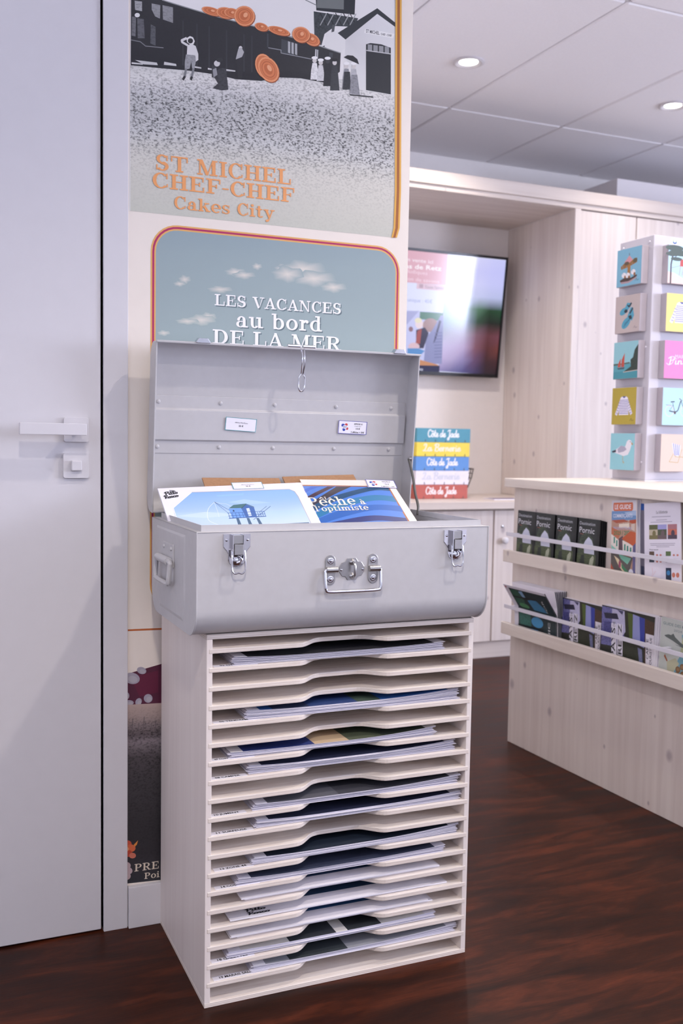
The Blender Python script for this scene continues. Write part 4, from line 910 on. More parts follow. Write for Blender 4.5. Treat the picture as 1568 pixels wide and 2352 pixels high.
# ---- front hardware
YFt = TY0
def fp(x, z, d=0): return Vector((x, YFt-d, z))
def plate(name, pts, th, mat, parent, d=.0, bevel=.0006): return MB().extrude([fp(x, z, d) for x, z in pts], (0, -th, 0)).build(name, mat, parent, bevel=bevel, seg=2)
for cx, cz in ((.7190, .8465), (1.1425, .8445)):
    O = [(-.024, 0), (.024, 0), (.024, -.022), (.018, -.029), (.0155, -.034), (.0155, -.044), (.0125, -.051), (.006, -.0555), (0, -.0565), (-.006, -.0555), (-.0125, -.051), (-.0155, -.044), (-.0155, -.034), (-.018, -.029), (-.024, -.022)]
    pl = plate('latch_plate', [(cx+x, cz+z) for x, z in O], .0014, MT['chrome'], trk)
    for x in (-.0185, .0185): MB().lathe([(.0024, 0), (.002, .0014), (.001, .002)], fp(cx+x, cz-.0105, .0014), (0, -1, 0), 10).build('rivet', MT['chrome'], pl, smooth=True)
    for s_ in (-1, 1): plate('latch_cheek', [(cx+s_*.0105, cz-.001), (cx+s_*.0085, cz-.001), (cx+s_*.0085, cz-.042), (cx+s_*.0105, cz-.038)], .010, MT['chrome'], pl, .0012, .0003)
    plate('latch_strap', [(cx-.0085, cz-.002), (cx+.0085, cz-.002), (cx+.0085, cz-.016), (cx-.0085, cz-.016)], .0085, MT['steel'], pl, .001)
    plate('latch_lever', [(cx-.0078, cz-.017), (cx+.0078, cz-.017), (cx+.0078, cz-.035), (cx-.0078, cz-.035)], .0125, MT['steel'], pl, .001)
    MB().tube([fp(cx-.011, cz-.028, .008), fp(cx+.011, cz-.028, .008)], .0022, 8).build('pivot_pin', MT['chrome'], pl, smooth=True)
    MB().lathe([(.0105, 0), (.0095, .004), (.006, .006), (.002, .0065)], fp(cx, cz-.0455, .0014), (0, -1, 0), 16).build('boss', MT['chrome'], pl, smooth=True)
    MB().tube(smooth_pts([fp(cx, cz-.037, .010), fp(cx+.0035, cz-.040, .012), fp(cx+.003, cz-.046, .011), fp(cx-.002, cz-.049, .008)], 4), .0018, 8).build('hook', MT['chrome'], pl, smooth=True)
    MB().tube(smooth_pts([fp(cx-.0112, cz-.028, .0085), fp(cx-.0118, cz-.04, .0105), fp(cx-.0118, cz-.056, .0115), fp(cx-.0105, cz-.063, .012), fp(cx-.006, cz-.067, .012), fp(cx, cz-.0655, .012), fp(cx+.006, cz-.067, .012), fp(cx+.0105, cz-.063, .012), fp(cx+.0118, cz-.056, .0115), fp(cx+.0118, cz-.04, .0105), fp(cx+.0112, cz-.028, .0085)], 4), .0014, 8).build('wire_loop', MT['chrome'], pl, smooth=True)
# carrying handle
hg = thing('x', (0, 0, 0)); bpy.data.objects.remove(hg)
def capsule(cx, z0, z1, hw, n=8):
    return [(cx+hw*math.cos(a), z1-hw+hw*math.sin(a)) for a in [math.pi*k/n for k in range(n+1)]]+[(cx+hw*math.cos(a), z0+hw+hw*math.sin(a)) for a in [math.pi+math.pi*k/n for k in range(n+1)]]
for bx in (.8912, .9742):
    br = plate('handle_bracket', capsule(bx, .7515, .8050, .0098), .0018, MT['steel'], trk)
    for z in (.7945, .7620):
        MB().lathe([(.0062, 0), (.0060, .001), (.0046, .0012), (.0044, .0006), (.0030, .0006), (.0028, .0022), (.0012, .003)], fp(bx, z, .0018), (0, -1, 0), 16).build('rivet', MT['chrome'], br, smooth=True)
    MB().tube([fp(bx-.0095, .7790, .006), fp(bx+.0115, .7790, .006)], .0056, 12).build('bracket_barrel', MT['steel'], br, smooth=True)
hb0, hb1 = .8795, .9868
P = [fp(hb0+.006, .7795, .006), fp(hb0+.0012, .7785, .006), fp(hb0, .775, .0062), fp(hb0, .752, .009), fp(hb0+.001, .7445, .0095), fp(hb0+.007, .7405, .0095), fp((hb0+hb1)/2, .740, .0095), fp(hb1-.007, .7405, .0095), fp(hb1-.001, .7445, .0095), fp(hb1, .752, .009), fp(hb1, .775, .0062), fp(hb1-.0012, .7785, .006), fp(hb1-.006, .7795, .006)]
MB().tube(smooth_pts(P, 4), .0029, 10).build('carry_handle', MT['chrome'], trk, smooth=True)
# staple plate
hc, hz = .9325, .7788
O = [(-.0245, .004), (-.019, .0125), (-.0125, .0135), (-.0085, .0195), (.0085, .0195), (.0125, .0135), (.019, .0125), (.0245, .004), (.0245, -.004), (.019, -.0125), (.0125, -.0135), (.0085, -.0195), (-.0085, -.0195), (-.0125, -.0135), (-.019, -.0125), (-.0245, -.004)]
sp_ = plate('staple_plate', [(hc+x, hz+z) for x, z in O], .0014, MT['steel'], trk)
for x in (-.021, .021): MB().lathe([(.0023, 0), (.002, .0014), (.001, .002)], fp(hc+x, hz-.001, .0014), (0, -1, 0), 10).build('rivet', MT['chrome'], sp_, smooth=True)
MB().tube(smooth_pts([fp(hc+.001, hz+.0125, 0), fp(hc+.001, hz+.0122, .008), fp(hc+.001, hz+.009, .0125), fp(hc+.001, hz, .0138), fp(hc+.001, hz-.009, .0125), fp(hc+.001, hz-.0122, .008), fp(hc+.001, hz-.0125, 0)], 4), .0024, 8).build('staple', MT['steel'], sp_, smooth=True)
for z in (.0125, -.0125): MB().lathe([(.0062, 0), (.0045, .003), (.0028, .0045)], fp(hc+.001, hz+z, .001), (0, -1, 0), 12).build('staple_foot', MT['steel'], sp_, smooth=True)
# ================================================================== PRINTS IN THE TRUNK
def lean(name, xl, xr, ytop, zl, zr, ybot, slope, label, th, mat, group=None, rise=0, cat='print'):
    """board leaning back: top edge at (ytop, zl..zr), running down and forward to ybot"""
    dv = Vector((0, -1, -slope)).normalized(); Ln = (ytop-ybot)/-dv.y
    uu = Vector((xr-xl, 0, zr-zl)); W = uu.length; uu.normalize()
    vv = -dv; nn = uu.cross(vv).normalized(); vv = nn.cross(uu).normalized()
    tl = Vector((xl, ytop, zl)); t = thing(name, (xl+W/2, (ytop+ybot)/2, tl.z+dv.z*Ln), label, cat, group)
    MB().obox(tl+uu*W/2-vv*Ln/2-nn*th/2, (uu, vv, nn), (W/2, Ln/2, th/2)).build('board', mat, t)
    return t, Plane(tl, uu, vv), W, Ln
t, pl, W, Ln = lean('cardboard_sheet', .752, .916, -.0400, .9270, .9260, -.352, .70, 'brown cardboard sheet behind the fishing hut print', .003, MT['kraft'], 'cardboard sheets in the trunk', cat='cardboard')
t, pl, W, Ln = lean('cardboard_sheet', .924, 1.086, -.0385, .9290, .9335, -.352, .70, 'brown cardboard sheet behind the striped blue print', .003, MT['kraft'], 'cardboard sheets in the trunk', cat='cardboard')
t, pl, W, Ln = lean('poster_print', .945, 1.165, -.0645, .9178, .9205, -.362, .70, 'blue wave poster print reading La P\xeache \xe0 l\'optimiste in clear sleeve', .003, MT['paper'], 'prints for sale in the trunk')
A = Art(pl)
A.poly([(688, 1101.5), (897, 1104), (962, 1204), (980, 1230), (752, 1230)], '#e6ddd2')
A.poly([(694, 1114), (892, 1117), (944, 1204), (960, 1230), (752, 1230)], '#9b5a2c'); A.poly([(695, 1116.5), (890, 1119), (940, 1204), (956, 1230), (752, 1230)], '#3f74c4')
def band(pts0, pts1, c): 
    f = lambda p: [(v.x, v.y) for v in smooth_pts([(x, y, 0) for x, y in p], 6)]
    A.poly(f(pts0)+f(pts1)[::-1], c)
band([(690, 1150), (722, 1132), (752, 1118)], [(690, 1158), (736, 1134), (768, 1118)], '#3c1f30')
band([(690, 1170), (740, 1138), (772, 1118)], [(690, 1184), (756, 1142), (806, 1118)], '#3a3038')
band([(690, 1176), (760, 1142), (850, 1118), (889, 1117)], [(690, 1190), (770, 1152), (850, 1128), (896, 1128)], '#1d4a6e')
band([(700, 1192), (770, 1156), (850, 1138), (902, 1140)], [(700, 1206), (780, 1168), (860, 1150), (912, 1154)], '#1f6f9c')
band([(700, 1206), (770, 1176), (850, 1160), (918, 1162)], [(700, 1218), (780, 1190), (860, 1172), (926, 1176)], '#1f5aa8')
band([(690, 1130), (700, 1124), (715, 1118)], [(690, 1140), (712, 1126), (736, 1118)], '#2c5cb8')
band([(745, 1206), (800, 1192), (860, 1184), (932, 1190)], [(780, 1206), (830, 1199), (880, 1196), (938, 1202)], '#1c2a6c')
A.poly([(742, 1204), (780, 1196), (820, 1190), (806, 1197), (775, 1206)], '#1c2a6c')
for d_, c in ((.6, '#1d3d70'), (0, '#eae2d0')):
    A.text('slab', 'P\xeache', (712+d_, 1163+d_), (821+d_, 1159+d_), 19, c); A.text('slab', '\xe0', (829+d_, 1159+d_), (842+d_, 1158+d_), 11, c); A.text('slab', "l'optimiste", (726+d_, 1175+d_), (849+d_, 1171+d_), 11, c); A.text('slab', 'La', (746+d_, 1148+d_), (763+d_, 1147+d_), 6, c)
A.build('picture', t, MT['gloss'])
t2, pl, W, Ln = lean('framed_print', .6535, .9505, -.0765, .9075, .9185, -.366, .70, 'white mounted print of a blue fishing hut on stilts', .0045, MT['paper'], 'prints for sale in the trunk')
A = Art(pl)
A.poly([(440, 1131), (664, 1124), (676, 1129), (684, 1140), (716, 1206), (730, 1236), (420, 1236), (398, 1167)], ['#86aede', '#8db4e0', '#90b6e0', '#94b8e0', '#c0cdea', '#c9d2ec', '#c3cfea', '#9dbbe4'])
A.poly([(400, 1178), (700, 1172), (716, 1206), (730, 1236), (418, 1236)], ['#a9c3e8', '#a6c2e6', '#c0cdea', '#c9d2ec', '#c3cfea'])
A.poly([(523, 1154), (560, 1147), (622, 1155), (580, 1158)], '#a9c6ea'); A.poly([(400, 1186), (470, 1176), (560, 1182), (470, 1190)], '#b9cdea'); A.poly([(496, 1138), (560, 1133), (558, 1138), (500, 1141)], '#93bbe6')
A.line([(440, 1131), (664, 1124), (676, 1129), (684, 1140), (716, 1206)], 1.6, '#a7a4ac'); A.line([(440, 1131), (398, 1167), (410, 1206)], 1.4, '#f2f0f2')
A.line([(492, 1154), (480, 1166), (476, 1180), (480, 1196), (500, 1205)], 1.2, '#d5dff2', True); A.line([(492, 1154), (520, 1158), (530, 1163)], 1, '#d5dff2'); A.line([(492, 1154), (500, 1176), (503, 1188)], 1, '#cfdaf0')
A.line([(492, 1153), (526, 1172)], 1.2, '#4b5c80'); A.line([(493, 1154), (523, 1178)], 1, '#4b5c80'); A.line([(621, 1163), (582, 1194)], 1.2, '#4b5c80'); A.line([(612, 1163), (596, 1176)], 1, '#4b5c80')
for a, bb in ((544, 548), (568, 573), (590, 597)): A.poly([(a-2, 1190), (a+4, 1190), (bb+7, 1207), (bb-1, 1207)], '#47617c')
A.poly([(525, 1169), (556, 1166), (565, 1188), (533, 1190)], '#6b97d6'); A.poly([(554, 1168), (565, 1159), (583, 1166), (590, 1187), (565, 1190)], '#4467a4'); A.poly([(525, 1168), (536, 1160), (565, 1157), (555, 1167)], '#4d7278'); A.line([(554, 1168), (565, 1158), (583, 1165)], 2, '#3d5c66')
A.poly([(534, 1172), (537, 1171.6), (539, 1175), (535, 1175.5)], '#2c3a58'); A.poly([(565, 1168), (572, 1167), (578, 1185), (571, 1186)], '#c3d0ea')
for y0 in (0, 6.5, 12): A.line([(522+y0*.33, 1179+y0), (566+y0*.2, 1176.5+y0), (606+y0*.4, 1174.5+y0*.95)], 1.5 if y0 < 12 else 2.6, '#3f5f96')
for i in range(6): A.line([(524+i*8, 1179-i*.4), (528+i*8, 1190-i*.4)], 1.2, '#3f5f96')
for i in range(5): A.line([(586+i*5, 1177-i*.5), (590+i*5, 1188-i*.5)], 1.2, '#3f5f96')
A.poly([(600, 1206), (650, 1203), (709, 1200), (712, 1208)], '#47617c')
A.text('script', 'Pitto', (380, 1138), (408, 1134), 7, '#1c1c22', wd=.2); A.text('script', 'Rosco', (379, 1146), (410, 1141), 7, '#1c1c22', wd=.2); A.line([(389, 1127), (398, 1127.5), (403, 1129)], 2, '#1c1c22'); A.line([(382, 1130), (402, 1129)], 1.2, '#1c1c22')
A.build('picture', t2)
# price cards
def card(name, corners, plane, kind, label, off=.002):
    """corners: four photo points, mapped onto plane"""
    Q = [plane.px(*p) for p in corners]; W_ = [plane.at(a, b, off) for a, b in Q]
    c = sum(W_, Vector())/4; t = thing(name, c, label, 'price card', 'price cards')
    MB().extrude(W_, plane.n*.0006).build('card', MT['paper'], t)
    uu = (W_[1]-W_[0]); vv = (W_[0]-W_[3]); n = uu.cross(vv).normalized(); u_ = uu.normalized(); v_ = n.cross(u_)
    a = Art(Plane(W_[0]+n*.0006, u_, v_), W=uu.length, H=vv.length, base=.0001, gain=1.05)
    ed = '#2f8c96' if kind == 1 else '#332f96'
    for r in ((0, 0, 1, .035), (0, .965, 1, 1), (0, 0, .018, 1), (.982, 0, 1, 1)): a.rect(*r, ed)
    if kind == 1:
        a.text('sans', 'Affiches PittoRosco', (.3, .42), (.72, .42), .11, '#55556a'); a.text('bold', '25 \u20ac', (.43, .68), (.58, .68), .14, '#22222e')
    else:
        a.ell(.16, .36, .06, .12, '#2a3f9c'); a.ell(.27, .3, .05, .1, '#c03a3a'); a.ell(.2, .68, .05, .12, '#2a3f9c'); a.ell(.31, .6, .04, .1, '#c03a3a'); a.ell(.23, .48, .08, .14, '#d9d9ea'); a.text('bold', 'MADE', (.17, .53), (.29, .51), .09, '#22222e')
        a.text('bold', 'AFFICHE A3', (.54, .27), (.84, .27), .12, '#22222e'); a.text('sans', 'Tirage d\'art', (.56, .42), (.8, .42), .07, '#55556a'); a.text('bold', '14 \u20ac', (.62, .63), (.76, .63), .12, '#22222e'); a.text('bold', '3 affiches = 35\u20ac', (.45, .9), (.92, .9), .12, '#22222e')
    a.build('card_print', t); return t
pst = Plane(lid(.9, a0, yin-.006), (1, 0, 0), la)
card('price_card', [(518, 957), (589, 963), (587, 993), (515, 987)], pst, 1, 'white price card with teal edge stuck inside the trunk lid')
card('price_card', [(777, 965), (842, 969), (838, 998), (774, 995)], pst, 2, 'white price card with blue edge and emblem inside the trunk lid')
card('price_card', [(530, 1110), (600, 1108), (607, 1123), (538, 1125)], pl, 1, 'white price card clipped on the fishing hut print', .001)
plr = Plane((.945, -.0645, .9165), (1, 0, .0135), (0, .82, .574))
card('price_card', [(838, 1104), (904, 1107), (911, 1124), (845, 1122)], plr, 2, 'white price card with blue edge on the wave print', .002)
# ================================================================== BROCHURE COUNTER
CA = .0254; cu = Vector((math.sin(CA), -math.cos(CA), 0)); cn_ = Vector((-math.cos(CA), -math.sin(CA), 0)); C0 = Vector((2.0548, .8162, 0))
def cp(t, d, z): return C0+cu*t+cn_*d+Vector((0, 0, z))
def cbox(t0, t1, d0, d1, z0, z1): return MB().obox(cp((t0+t1)/2, (d0+d1)/2, (z0+z1)/2), (cu, cn_, (0, 0, 1)), ((t1-t0)/2, (d1-d0)/2, (z1-z0)/2))
CLn = 1.5
cnt = thing('brochure_counter', cp(.7, -.3, 0), 'whitewashed pine counter with two brochure ledges and white rails', 'counter')
cbox(0, CLn, -.02, 0, .0, .859).build('front_panel', MT['pine'], cnt, bevel=.0015)
cbox(.0, CLn, -.62, -.02, .0, .859).build('carcass', MT['pine'], cnt)
cbox(-.012, CLn+.02, -.64, .034, .860, .889).build('top', MT['pine_y'], cnt, bevel=.002)
for z in (.622, .383):
    lg = cbox(.02, CLn, 0, .036, z, z+.008).build('ledge', MT['pine_y'], cnt)
    cbox(.018, CLn, .036, .052, z-.006, z+.033).build('ledge_lip', MT['pine_y'], lg, bevel=.002)
    rl = cbox(.02, CLn, .040, .0425, z+.0785, z+.091).build('rail', MT['rail'], cnt, bevel=.0008)
    for t in (.05, .75, 1.4): cbox(t, t+.012, 0, .0405, z+.0795, z+.090).build('rail_bracket', MT['rail'], rl)
def leaf(name, t0, t1, d, z0, z1, th, label, group, mat=None, lean=0, dt=0, cat='brochure'):
    """standing booklet; lean = how much further out the foot stands than the head"""
    t = thing(name, cp((t0+t1)/2, d, z0), label, cat, group)
    tl = cp(t0, d-lean, z1); bl = cp(t0+dt, d, z0); vv = (tl-bl); hh = vv.length; vv.normalize()
    nn = cu.cross(vv).normalized(); uu = vv.cross(nn).normalized()
    MB().obox(tl+uu*(t1-t0)/2-vv*hh/2-nn*th/2, (uu, vv, nn), ((t1-t0)/2, hh/2, th/2)).build('booklet', mat or MT['paper'], t)
    return t, Plane(tl, uu, vv), t1-t0, hh
ZS1, ZS2 = .6302, .3912
blackp = plain('black_cover', '#15171a', .4, var=.05)
# Pornic brochures in four piles
PS = ['at the far end of the upper ledge', 'second from the far end of the upper ledge', 'third from the far end of the upper ledge', 'nearest the orange guide on the upper ledge']
first = None
for i, ta in enumerate((.048, .147, .255, .361)):
    for j in range(4):     # back to front
        d = .006+.0048*j; fr_ = j == 3
        t, pl, W, H = leaf('brochure', ta+.002*(3-j), ta+.098+.0035*(3-j), d, ZS1, .7865-.0015*(3-j), .0036,
             ('front black Pornic brochure %s' % PS[i]) if fr_ else 'black brochure behind the front one, %s' % PS[i], 'Pornic brochures on the upper ledge', blackp, .004)
        if not fr_: continue
        A = Art(pl, W, H, gain=1.0)
        A.rect(0, 0, 1, 1, '#23282a'); A.poly([(.08, .42), (.2, .3), (.45, .26), (.7, .36), (.82, .55), (.82, .7), (.1, .7)], '#3c4a3c', .6)
        A.poly([(.28, .5), (.36, .42), (.5, .34), (.66, .4), (.78, .54), (.8, .66), (.3, .66)], '#c9cde0'); A.poly([(.02, .5), (.14, .42), (.3, .5), (.34, .7), (.05, .72)], '#4d5a48', .8)
        A.poly([(0, .68), (1, .66), (1, .97), (0, .97)], '#4f5c3e', .7); A.poly([(.55, .96), (.62, .75), (.74, .68), (.8, .72), (.72, .96)], '#a8ae98', .3); A.poly([(.1, .96), (.2, .7), (.34, .68), (.38, .96)], '#2c3530', .5); A.poly([(.85, 0), (1, 0), (1, 1), (.88, 1)], '#1c2022')
        A.text('sans', 'Destination', (.06, .125), (.78, .125), .065, '#b9bcc4'); A.text('sans', 'Pornic', (.06, .275), (.76, .275), .115, '#d4d6de'); A.line([(.1, .3), (.26, .305)], .012, '#b0624f')
        A.build('cover', t)
# shop guide
for j in range(2):
    t, pl, W, H = leaf('guide_booklet', .501+.002*(1-j), .606+.003*(1-j), .014+.008*j, ZS1, .8465, .006, ['hidden copy behind the orange titled shop guide', 'tall shop guide booklet with orange title and painted houses'][j], 'shop guides on the upper ledge', None, .010, .018, 'booklet')
A = Art(pl, W, H, gain=1.0)
A.rect(0, 0, 1, 1, '#d3d0d8'); A.poly([(.08, .03), (.82, .03), (.84, .06), (.84, .12), (.8, .14), (.1, .14), (.06, .12), (.06, .05)], '#cf7150'); A.text('bold', 'LE GUIDE', (.12, .115), (.76, .115), .06, '#ece4ea')
A.rect(0, .14, .97, .3, '#6d92bf'); A.poly([(.5, .16), (.97, .14), (.97, .2), (.7, .2)], '#a5bcd9'); A.rect(0, .26, .97, .98, '#b08a78')
A.text('bold', 'COMMER\xc7ANTS', (.06, .225), (.82, .225), .05, '#d7dcec'); A.text('bold', 'ARTISANS', (.2, .3), (.72, .3), .045, '#cdb9a6')
A.poly([(0, .26), (.5, .25), (.7, .28), (.2, .3)], '#a5533c'); A.poly([(.72, .26), (.97, .25), (.97, .29), (.9, .31), (.7, .29)], '#b04f30'); A.poly([(.3, .31), (.7, .3), (.72, .36), (.3, .36)], '#ded2c2'); A.poly([(.78, .31), (.92, .3), (.92, .4), (.78, .38)], '#c9b8ac')
A.text('bold', 'PRODUCTEURS', (.08, .38), (.8, .38), .035, '#a9a6c6'); A.poly([(0, .35), (.2, .38), (.4, .42), (.28, .5), (.1, .46), (0, .44)], '#b5694a'); A.text('bold', '2023 / 2024', (.1, .45), (.8, .45), .055, '#2f7a4e')
A.poly([(.0, .44), (.3, .52), (.3, .68), (0, .62)], '#e0d8cf'); A.poly([(.3, .5), (.46, .46), (.5, .56), (.46, .7), (.3, .68)], '#5d4650'); A.poly([(.45, .52), (.86, .58), (.86, .74), (.47, .69)], '#e0d8cf'); A.poly([(.42, .5), (.76, .4), (.97, .42), (.97, .56), (.86, .59)], '#b8552e'); A.poly([(.86, .59), (.97, .55), (.97, .98), (.86, .98)], '#5c5a86')
for x, y in ((.1, .48), (.2, .52), (.52, .57), (.63, .59), (.75, .61)): A.rect(x, y, x+.055, y+.08, '#2d8474')
A.poly([(0, .58), (.22, .64), (.26, .68), (.05, .68)], '#8cc5b8'); A.poly([(.0, .68), (.86, .74), (.7, .98), (.0, .98)], '#57524f'); A.poly([(.3, .7), (.8, .75), (.66, .83), (.4, .76)], '#6fb09a'); A.poly([(.12, .72), (.3, .76), (.74, .96), (.6, .98), (.3, .84)], '#d9c7a4'); A.poly([(0, .82), (.12, .9), (.3, .98), (0, .98)], '#b3553c'); A.poly([(.42, .82), (.7, .92), (.66, .96), (.44, .88)], '#3c7d58'); A.ell(.36, .83, .05, .05, '#94465e'); A.ell(.8, .93, .09, .045, '#d9d9e4'); A.rect(.97, 0, 1, 1, '#d9cfc9')
A.build('cover', t)
# booklet with blue top behind, then the ticket sheet
t, pl, W, H = leaf('booklet', .612, .742, .007, ZS1, .8455, .004, 'grey booklet with blue top edge behind the ticket sheet', None, None, .003, 0, 'booklet')
A = Art(pl, W, H, gain=1.0); A.rect(0, 0, 1, 1, '#6c6878'); A.rect(0, 0, 1, .085, '#1c4f9c'); A.rect(0, .8, 1, 1, '#2c3350'); A.build('cover', t)
t, pl, W, H = leaf('ticket_sheet', .637, .772, .024, ZS1, .8465, .003, 'white ticket office sheet with three small photos', None, None, .009, .024, 'leaflet')
A = Art(pl, W, H, gain=1.0); A.rect(0, 0, 1, 1, '#dedae6')
A.text('slab', 'La billetterie'.replace('L', 'L'), (.34, .135), (.66, .135), .035, '#3c3c46'); 
for x0, x1, y in ((.22, .74, .17), (.34, .64, .21), (.18, .78, .235), (.16, .86, .5), (.18, .84, .52), (.34, .7, .54)): A.rect(x0, y, x1, y+.007, '#9a96a8')
for x, c0, c1, c2 in ((.14, '#5a5f3c', '#b9ae98', '#77704a'), (.38, '#9d9cd0', '#4c5440', '#6a5a5e'), (.66, '#a8737c', '#c06a58', '#4c3f50')):
    A.rect(x, .27, x+.25, .45, c1); A.rect(x, .27, x+.25, .33, c0); A.rect(x, .4, x+.25, .45, c2); A.ell(x+.14, .38, .05, .04, c2)
A.text('bold', 'Tout savoir', (.14, .585), (.4, .585), .016, '#44444e')
for x, y, c in ((.14, .6, '#5c4a3c'), (.6, .6, '#5a7046'), (.14, .68, '#223344'), (.6, .68, '#222a38')): A.rect(x, y, x+.14, y+.055, c); A.ell(x+.22, y+.045, .03, .012, '#c37a6c'); A.ell(x+.32, y+.045, .03, .012, '#c37a6c')
A.rect(.6, .8, .75, .95, '#1c2c48'); A.ell(.67, .86, .05, .03, '#2f79b0'); A.ell(.81, .885, .045, .03, '#c37460'); A.ell(.92, .885, .045, .03, '#c37460'); A.line([(.2, .92), (.24, .86), (.22, .8)], .01, '#d9bcc4'); A.line([(.24, .9), (.32, .84)], .01, '#d9bcc4')
A.build('print', t)
# lower ledge: magazines flopping over the rail
navy = plain('dark_teal_spine', '#14262c', .35, var=.05)
NM = 8
def mag_prof(j):
    f = j/(NM-1); d0 = .004+.0029*j; out = .012*f+(.038 if j == NM-1 else .0)+.01*f
    if j == NM-1: return [(ZS2, d0), (.476, d0+.004), (.5475, d0+.052)]
    return [(ZS2, d0), (.478, d0+.0008*j), (.5, d0+out*.35), (.553-.006*f*(1 if j == NM-1 else .2), d0+out)]
for j in range(NM):
    pr = mag_prof(j); ta, tb = .058-.001*(NM-1-j), .285+.0012*(NM-1-j)
    if j == NM-1: ta, tb = .06, .282
    fr_ = j == NM-1
    t = thing('magazine', cp((ta+tb)/2, pr[0][1], ZS2), 'front glossy magazine with river photo flopping over the lower rail' if fr_ else 'dark spined magazine in the pile behind the river magazine', 'magazine', 'magazines on the lower ledge')
    th = .0022; m_ = MB()
    pts = [cp(ta, d, z) for z, d in pr]+[cp(ta, d-th, z) for z, d in pr[::-1]]
    m_.extrude(pts, cu*(tb-ta)).build('pages', MT['paper'], t)
    s_ = MB(); s_.extrude([cp(tb, d, z) for z, d in pr]+[cp(tb, d-th, z) for z, d in pr[::-1]], cu*.0012); s_.build('spine', navy, t)
    if fr_:
        for q, (k0, k1, v0, v1) in enumerate(((1, 0, .5, 1.0), (2, 1, 0, .5))):
            p1, p0 = Vector(cp(ta, pr[k0][1], pr[k0][0])), Vector(cp(ta, pr[k1][1], pr[k1][0]))
            vv = (p1-p0); hh = vv.length; vv.normalize()
            class Sub(Art):
                def m(s, x, y): return (x*s.W, -(y-s.v0)/(s.v1-s.v0)*s.H)
            A = Sub(Plane(p1, cu, vv), tb-ta, hh, gain=1.0, base=.0005); A.v0, A.v1 = v0, v1
            y0, y1 = v0, v1
            A.rect(0, y0, 1, y1, '#d3d1dc')
            A.rect(.1, max(y0, .06), 1, y1, '#1c2f33', .3)
            if q == 1:
                A.poly([(.12, .1), (.3, .08), (.36, .3), (.3, .52), (.12, .4)], '#2c5a48', .5); A.poly([(.32, .1), (.42, .08), (.44, .25), (.36, .24)], '#7ea0c0'); A.poly([(.45, .28), (.66, .22), (.78, .38), (.82, .54), (.5, .54)], '#3f7fa8', .2); A.line([(.1, .26), (.5, .24), (.7, .22)], .03, '#10181c'); A.ell(.28, .45, .12, .06, '#4c8a5c'); A.rect(.02, .03, .06, .07, '#a34a5c')
                A.text('sans', 'POR', (.84, .52), (.84, .2), .1, '#d8dade')
            else:
                A.poly([(.12, .6), (.4, .58), (.42, .85), (.14, .9)], '#2c6a5e', .5); A.ell(.56, .72, .14, .1, '#3b86b4'); A.ell(.5, .9, .1, .05, '#2f7fae'); A.line([(.1, .86), (.7, .84)], .03, '#10181c'); A.text('sans', 'NIC', (.86, .97), (.86, .66), .12, '#d8dade'); A.rect(.02, .9, .07, .97, '#2b2f7c')
            A.build('cover', t)
# Pays de Retz maps
for i, (ta, tb, z1, n) in enumerate(((.286, .474, .5345, 3), (.482, .700, .5430, 5))):
    for j in range(n):
        fr_ = j == n-1; d = .005+.0042*j
        t, pl, W, H = leaf('map_booklet', ta+.0015*(n-1-j), tb+.004*(n-1-j), d, ZS2, z1+.0006*(n-1-j), .0036, ('front Pays de Retz tourist map %s' % ['beside the river magazines', 'beside the tide guide'][i]) if fr_ else 'tourist map in the pile %s' % ['beside the river magazines', 'beside the tide guide'][i], 'tourist maps on the lower ledge', None, .004)
        if not fr_: continue
        A = Art(pl, W, H, gain=1.0); A.rect(0, 0, 1, 1, '#20231c', .2)
        A.poly([(0, .02), (.42, .02), (.46, .5), (.3, .72), (.02, .75)], '#6d6da6', .6); A.poly([(.2, .03), (.44, .02), (.48, .4), (.42, .5), (.22, .55)], '#b9b7d4', .15); A.poly([(.04, .14), (.3, .1), (.34, .2), (.08, .24)], '#22223c', .3); A.poly([(.3, .03), (.42, .03), (.4, .1)], '#3a3a5e'); A.poly([(.05, .3), (.2, .28), (.22, .5), (.06, .5)], '#4a4a86', .6)
        A.poly([(.46, .03), (.6, .04), (.62, .52), (.5, .5)], '#4a5c20'); A.poly([(.46, .03), (.5, .03), (.56, .5), (.5, .5)], '#2a2c1a'); A.poly([(.6, .04), (.8, .07), (.84, .6), (.62, .55)], '#8d93c6'); A.poly([(.72, .06), (.82, .07), (.86, .5), (.76, .5)], '#2f3c96'); A.line([(.6, .5), (.86, .52)], .02, '#15161c'); A.poly([(.82, .07), (.99, .1), (.99, .98), (.86, .98)], '#4b3424', .4); A.poly([(.4, .55), (.7, .6), (.8, .98), (.36, .98)], '#2a2f1e', .5); A.poly([(.72, .62), (.8, .64), (.84, .98), (.78, .98)], '#70759a', .4)
        A.poly([(.2, .3), (.3, .3), (.34, .95), (.24, .95)], '#dddae6'); A.poly([(.31, .28), (.42, .28), (.45, .86), (.35, .86)], '#dddae6'); A.text('bold', 'PAYS', (.31, .93), (.28, .37), .11, '#1c1c24'); A.text('sans', 'DE', (.28, .35), (.275, .26), .07, '#33333c'); A.text('bold', 'RETZ', (.43, .84), (.4, .28), .1, '#1c1c24')
        A.poly([(.85, .33), (1.0, .33), (1.0, .96), (.93, .96), (.88, .88)], '#d9d5de'); A.text('bold', 'CARTE', (.925, .78), (.905, .42), .06, '#4a4a52'); A.text('bold', 'TOURISTIQUE', (.985, .92), (.965, .38), .055, '#4a4a52')
        A.build('cover', t)
t, pl, W, H = leaf('map_booklet', .70, .735, .006, ZS2, .546, .004, 'edge of a tourist map behind the tide guide', 'tourist maps on the lower ledge', blackp, .003)
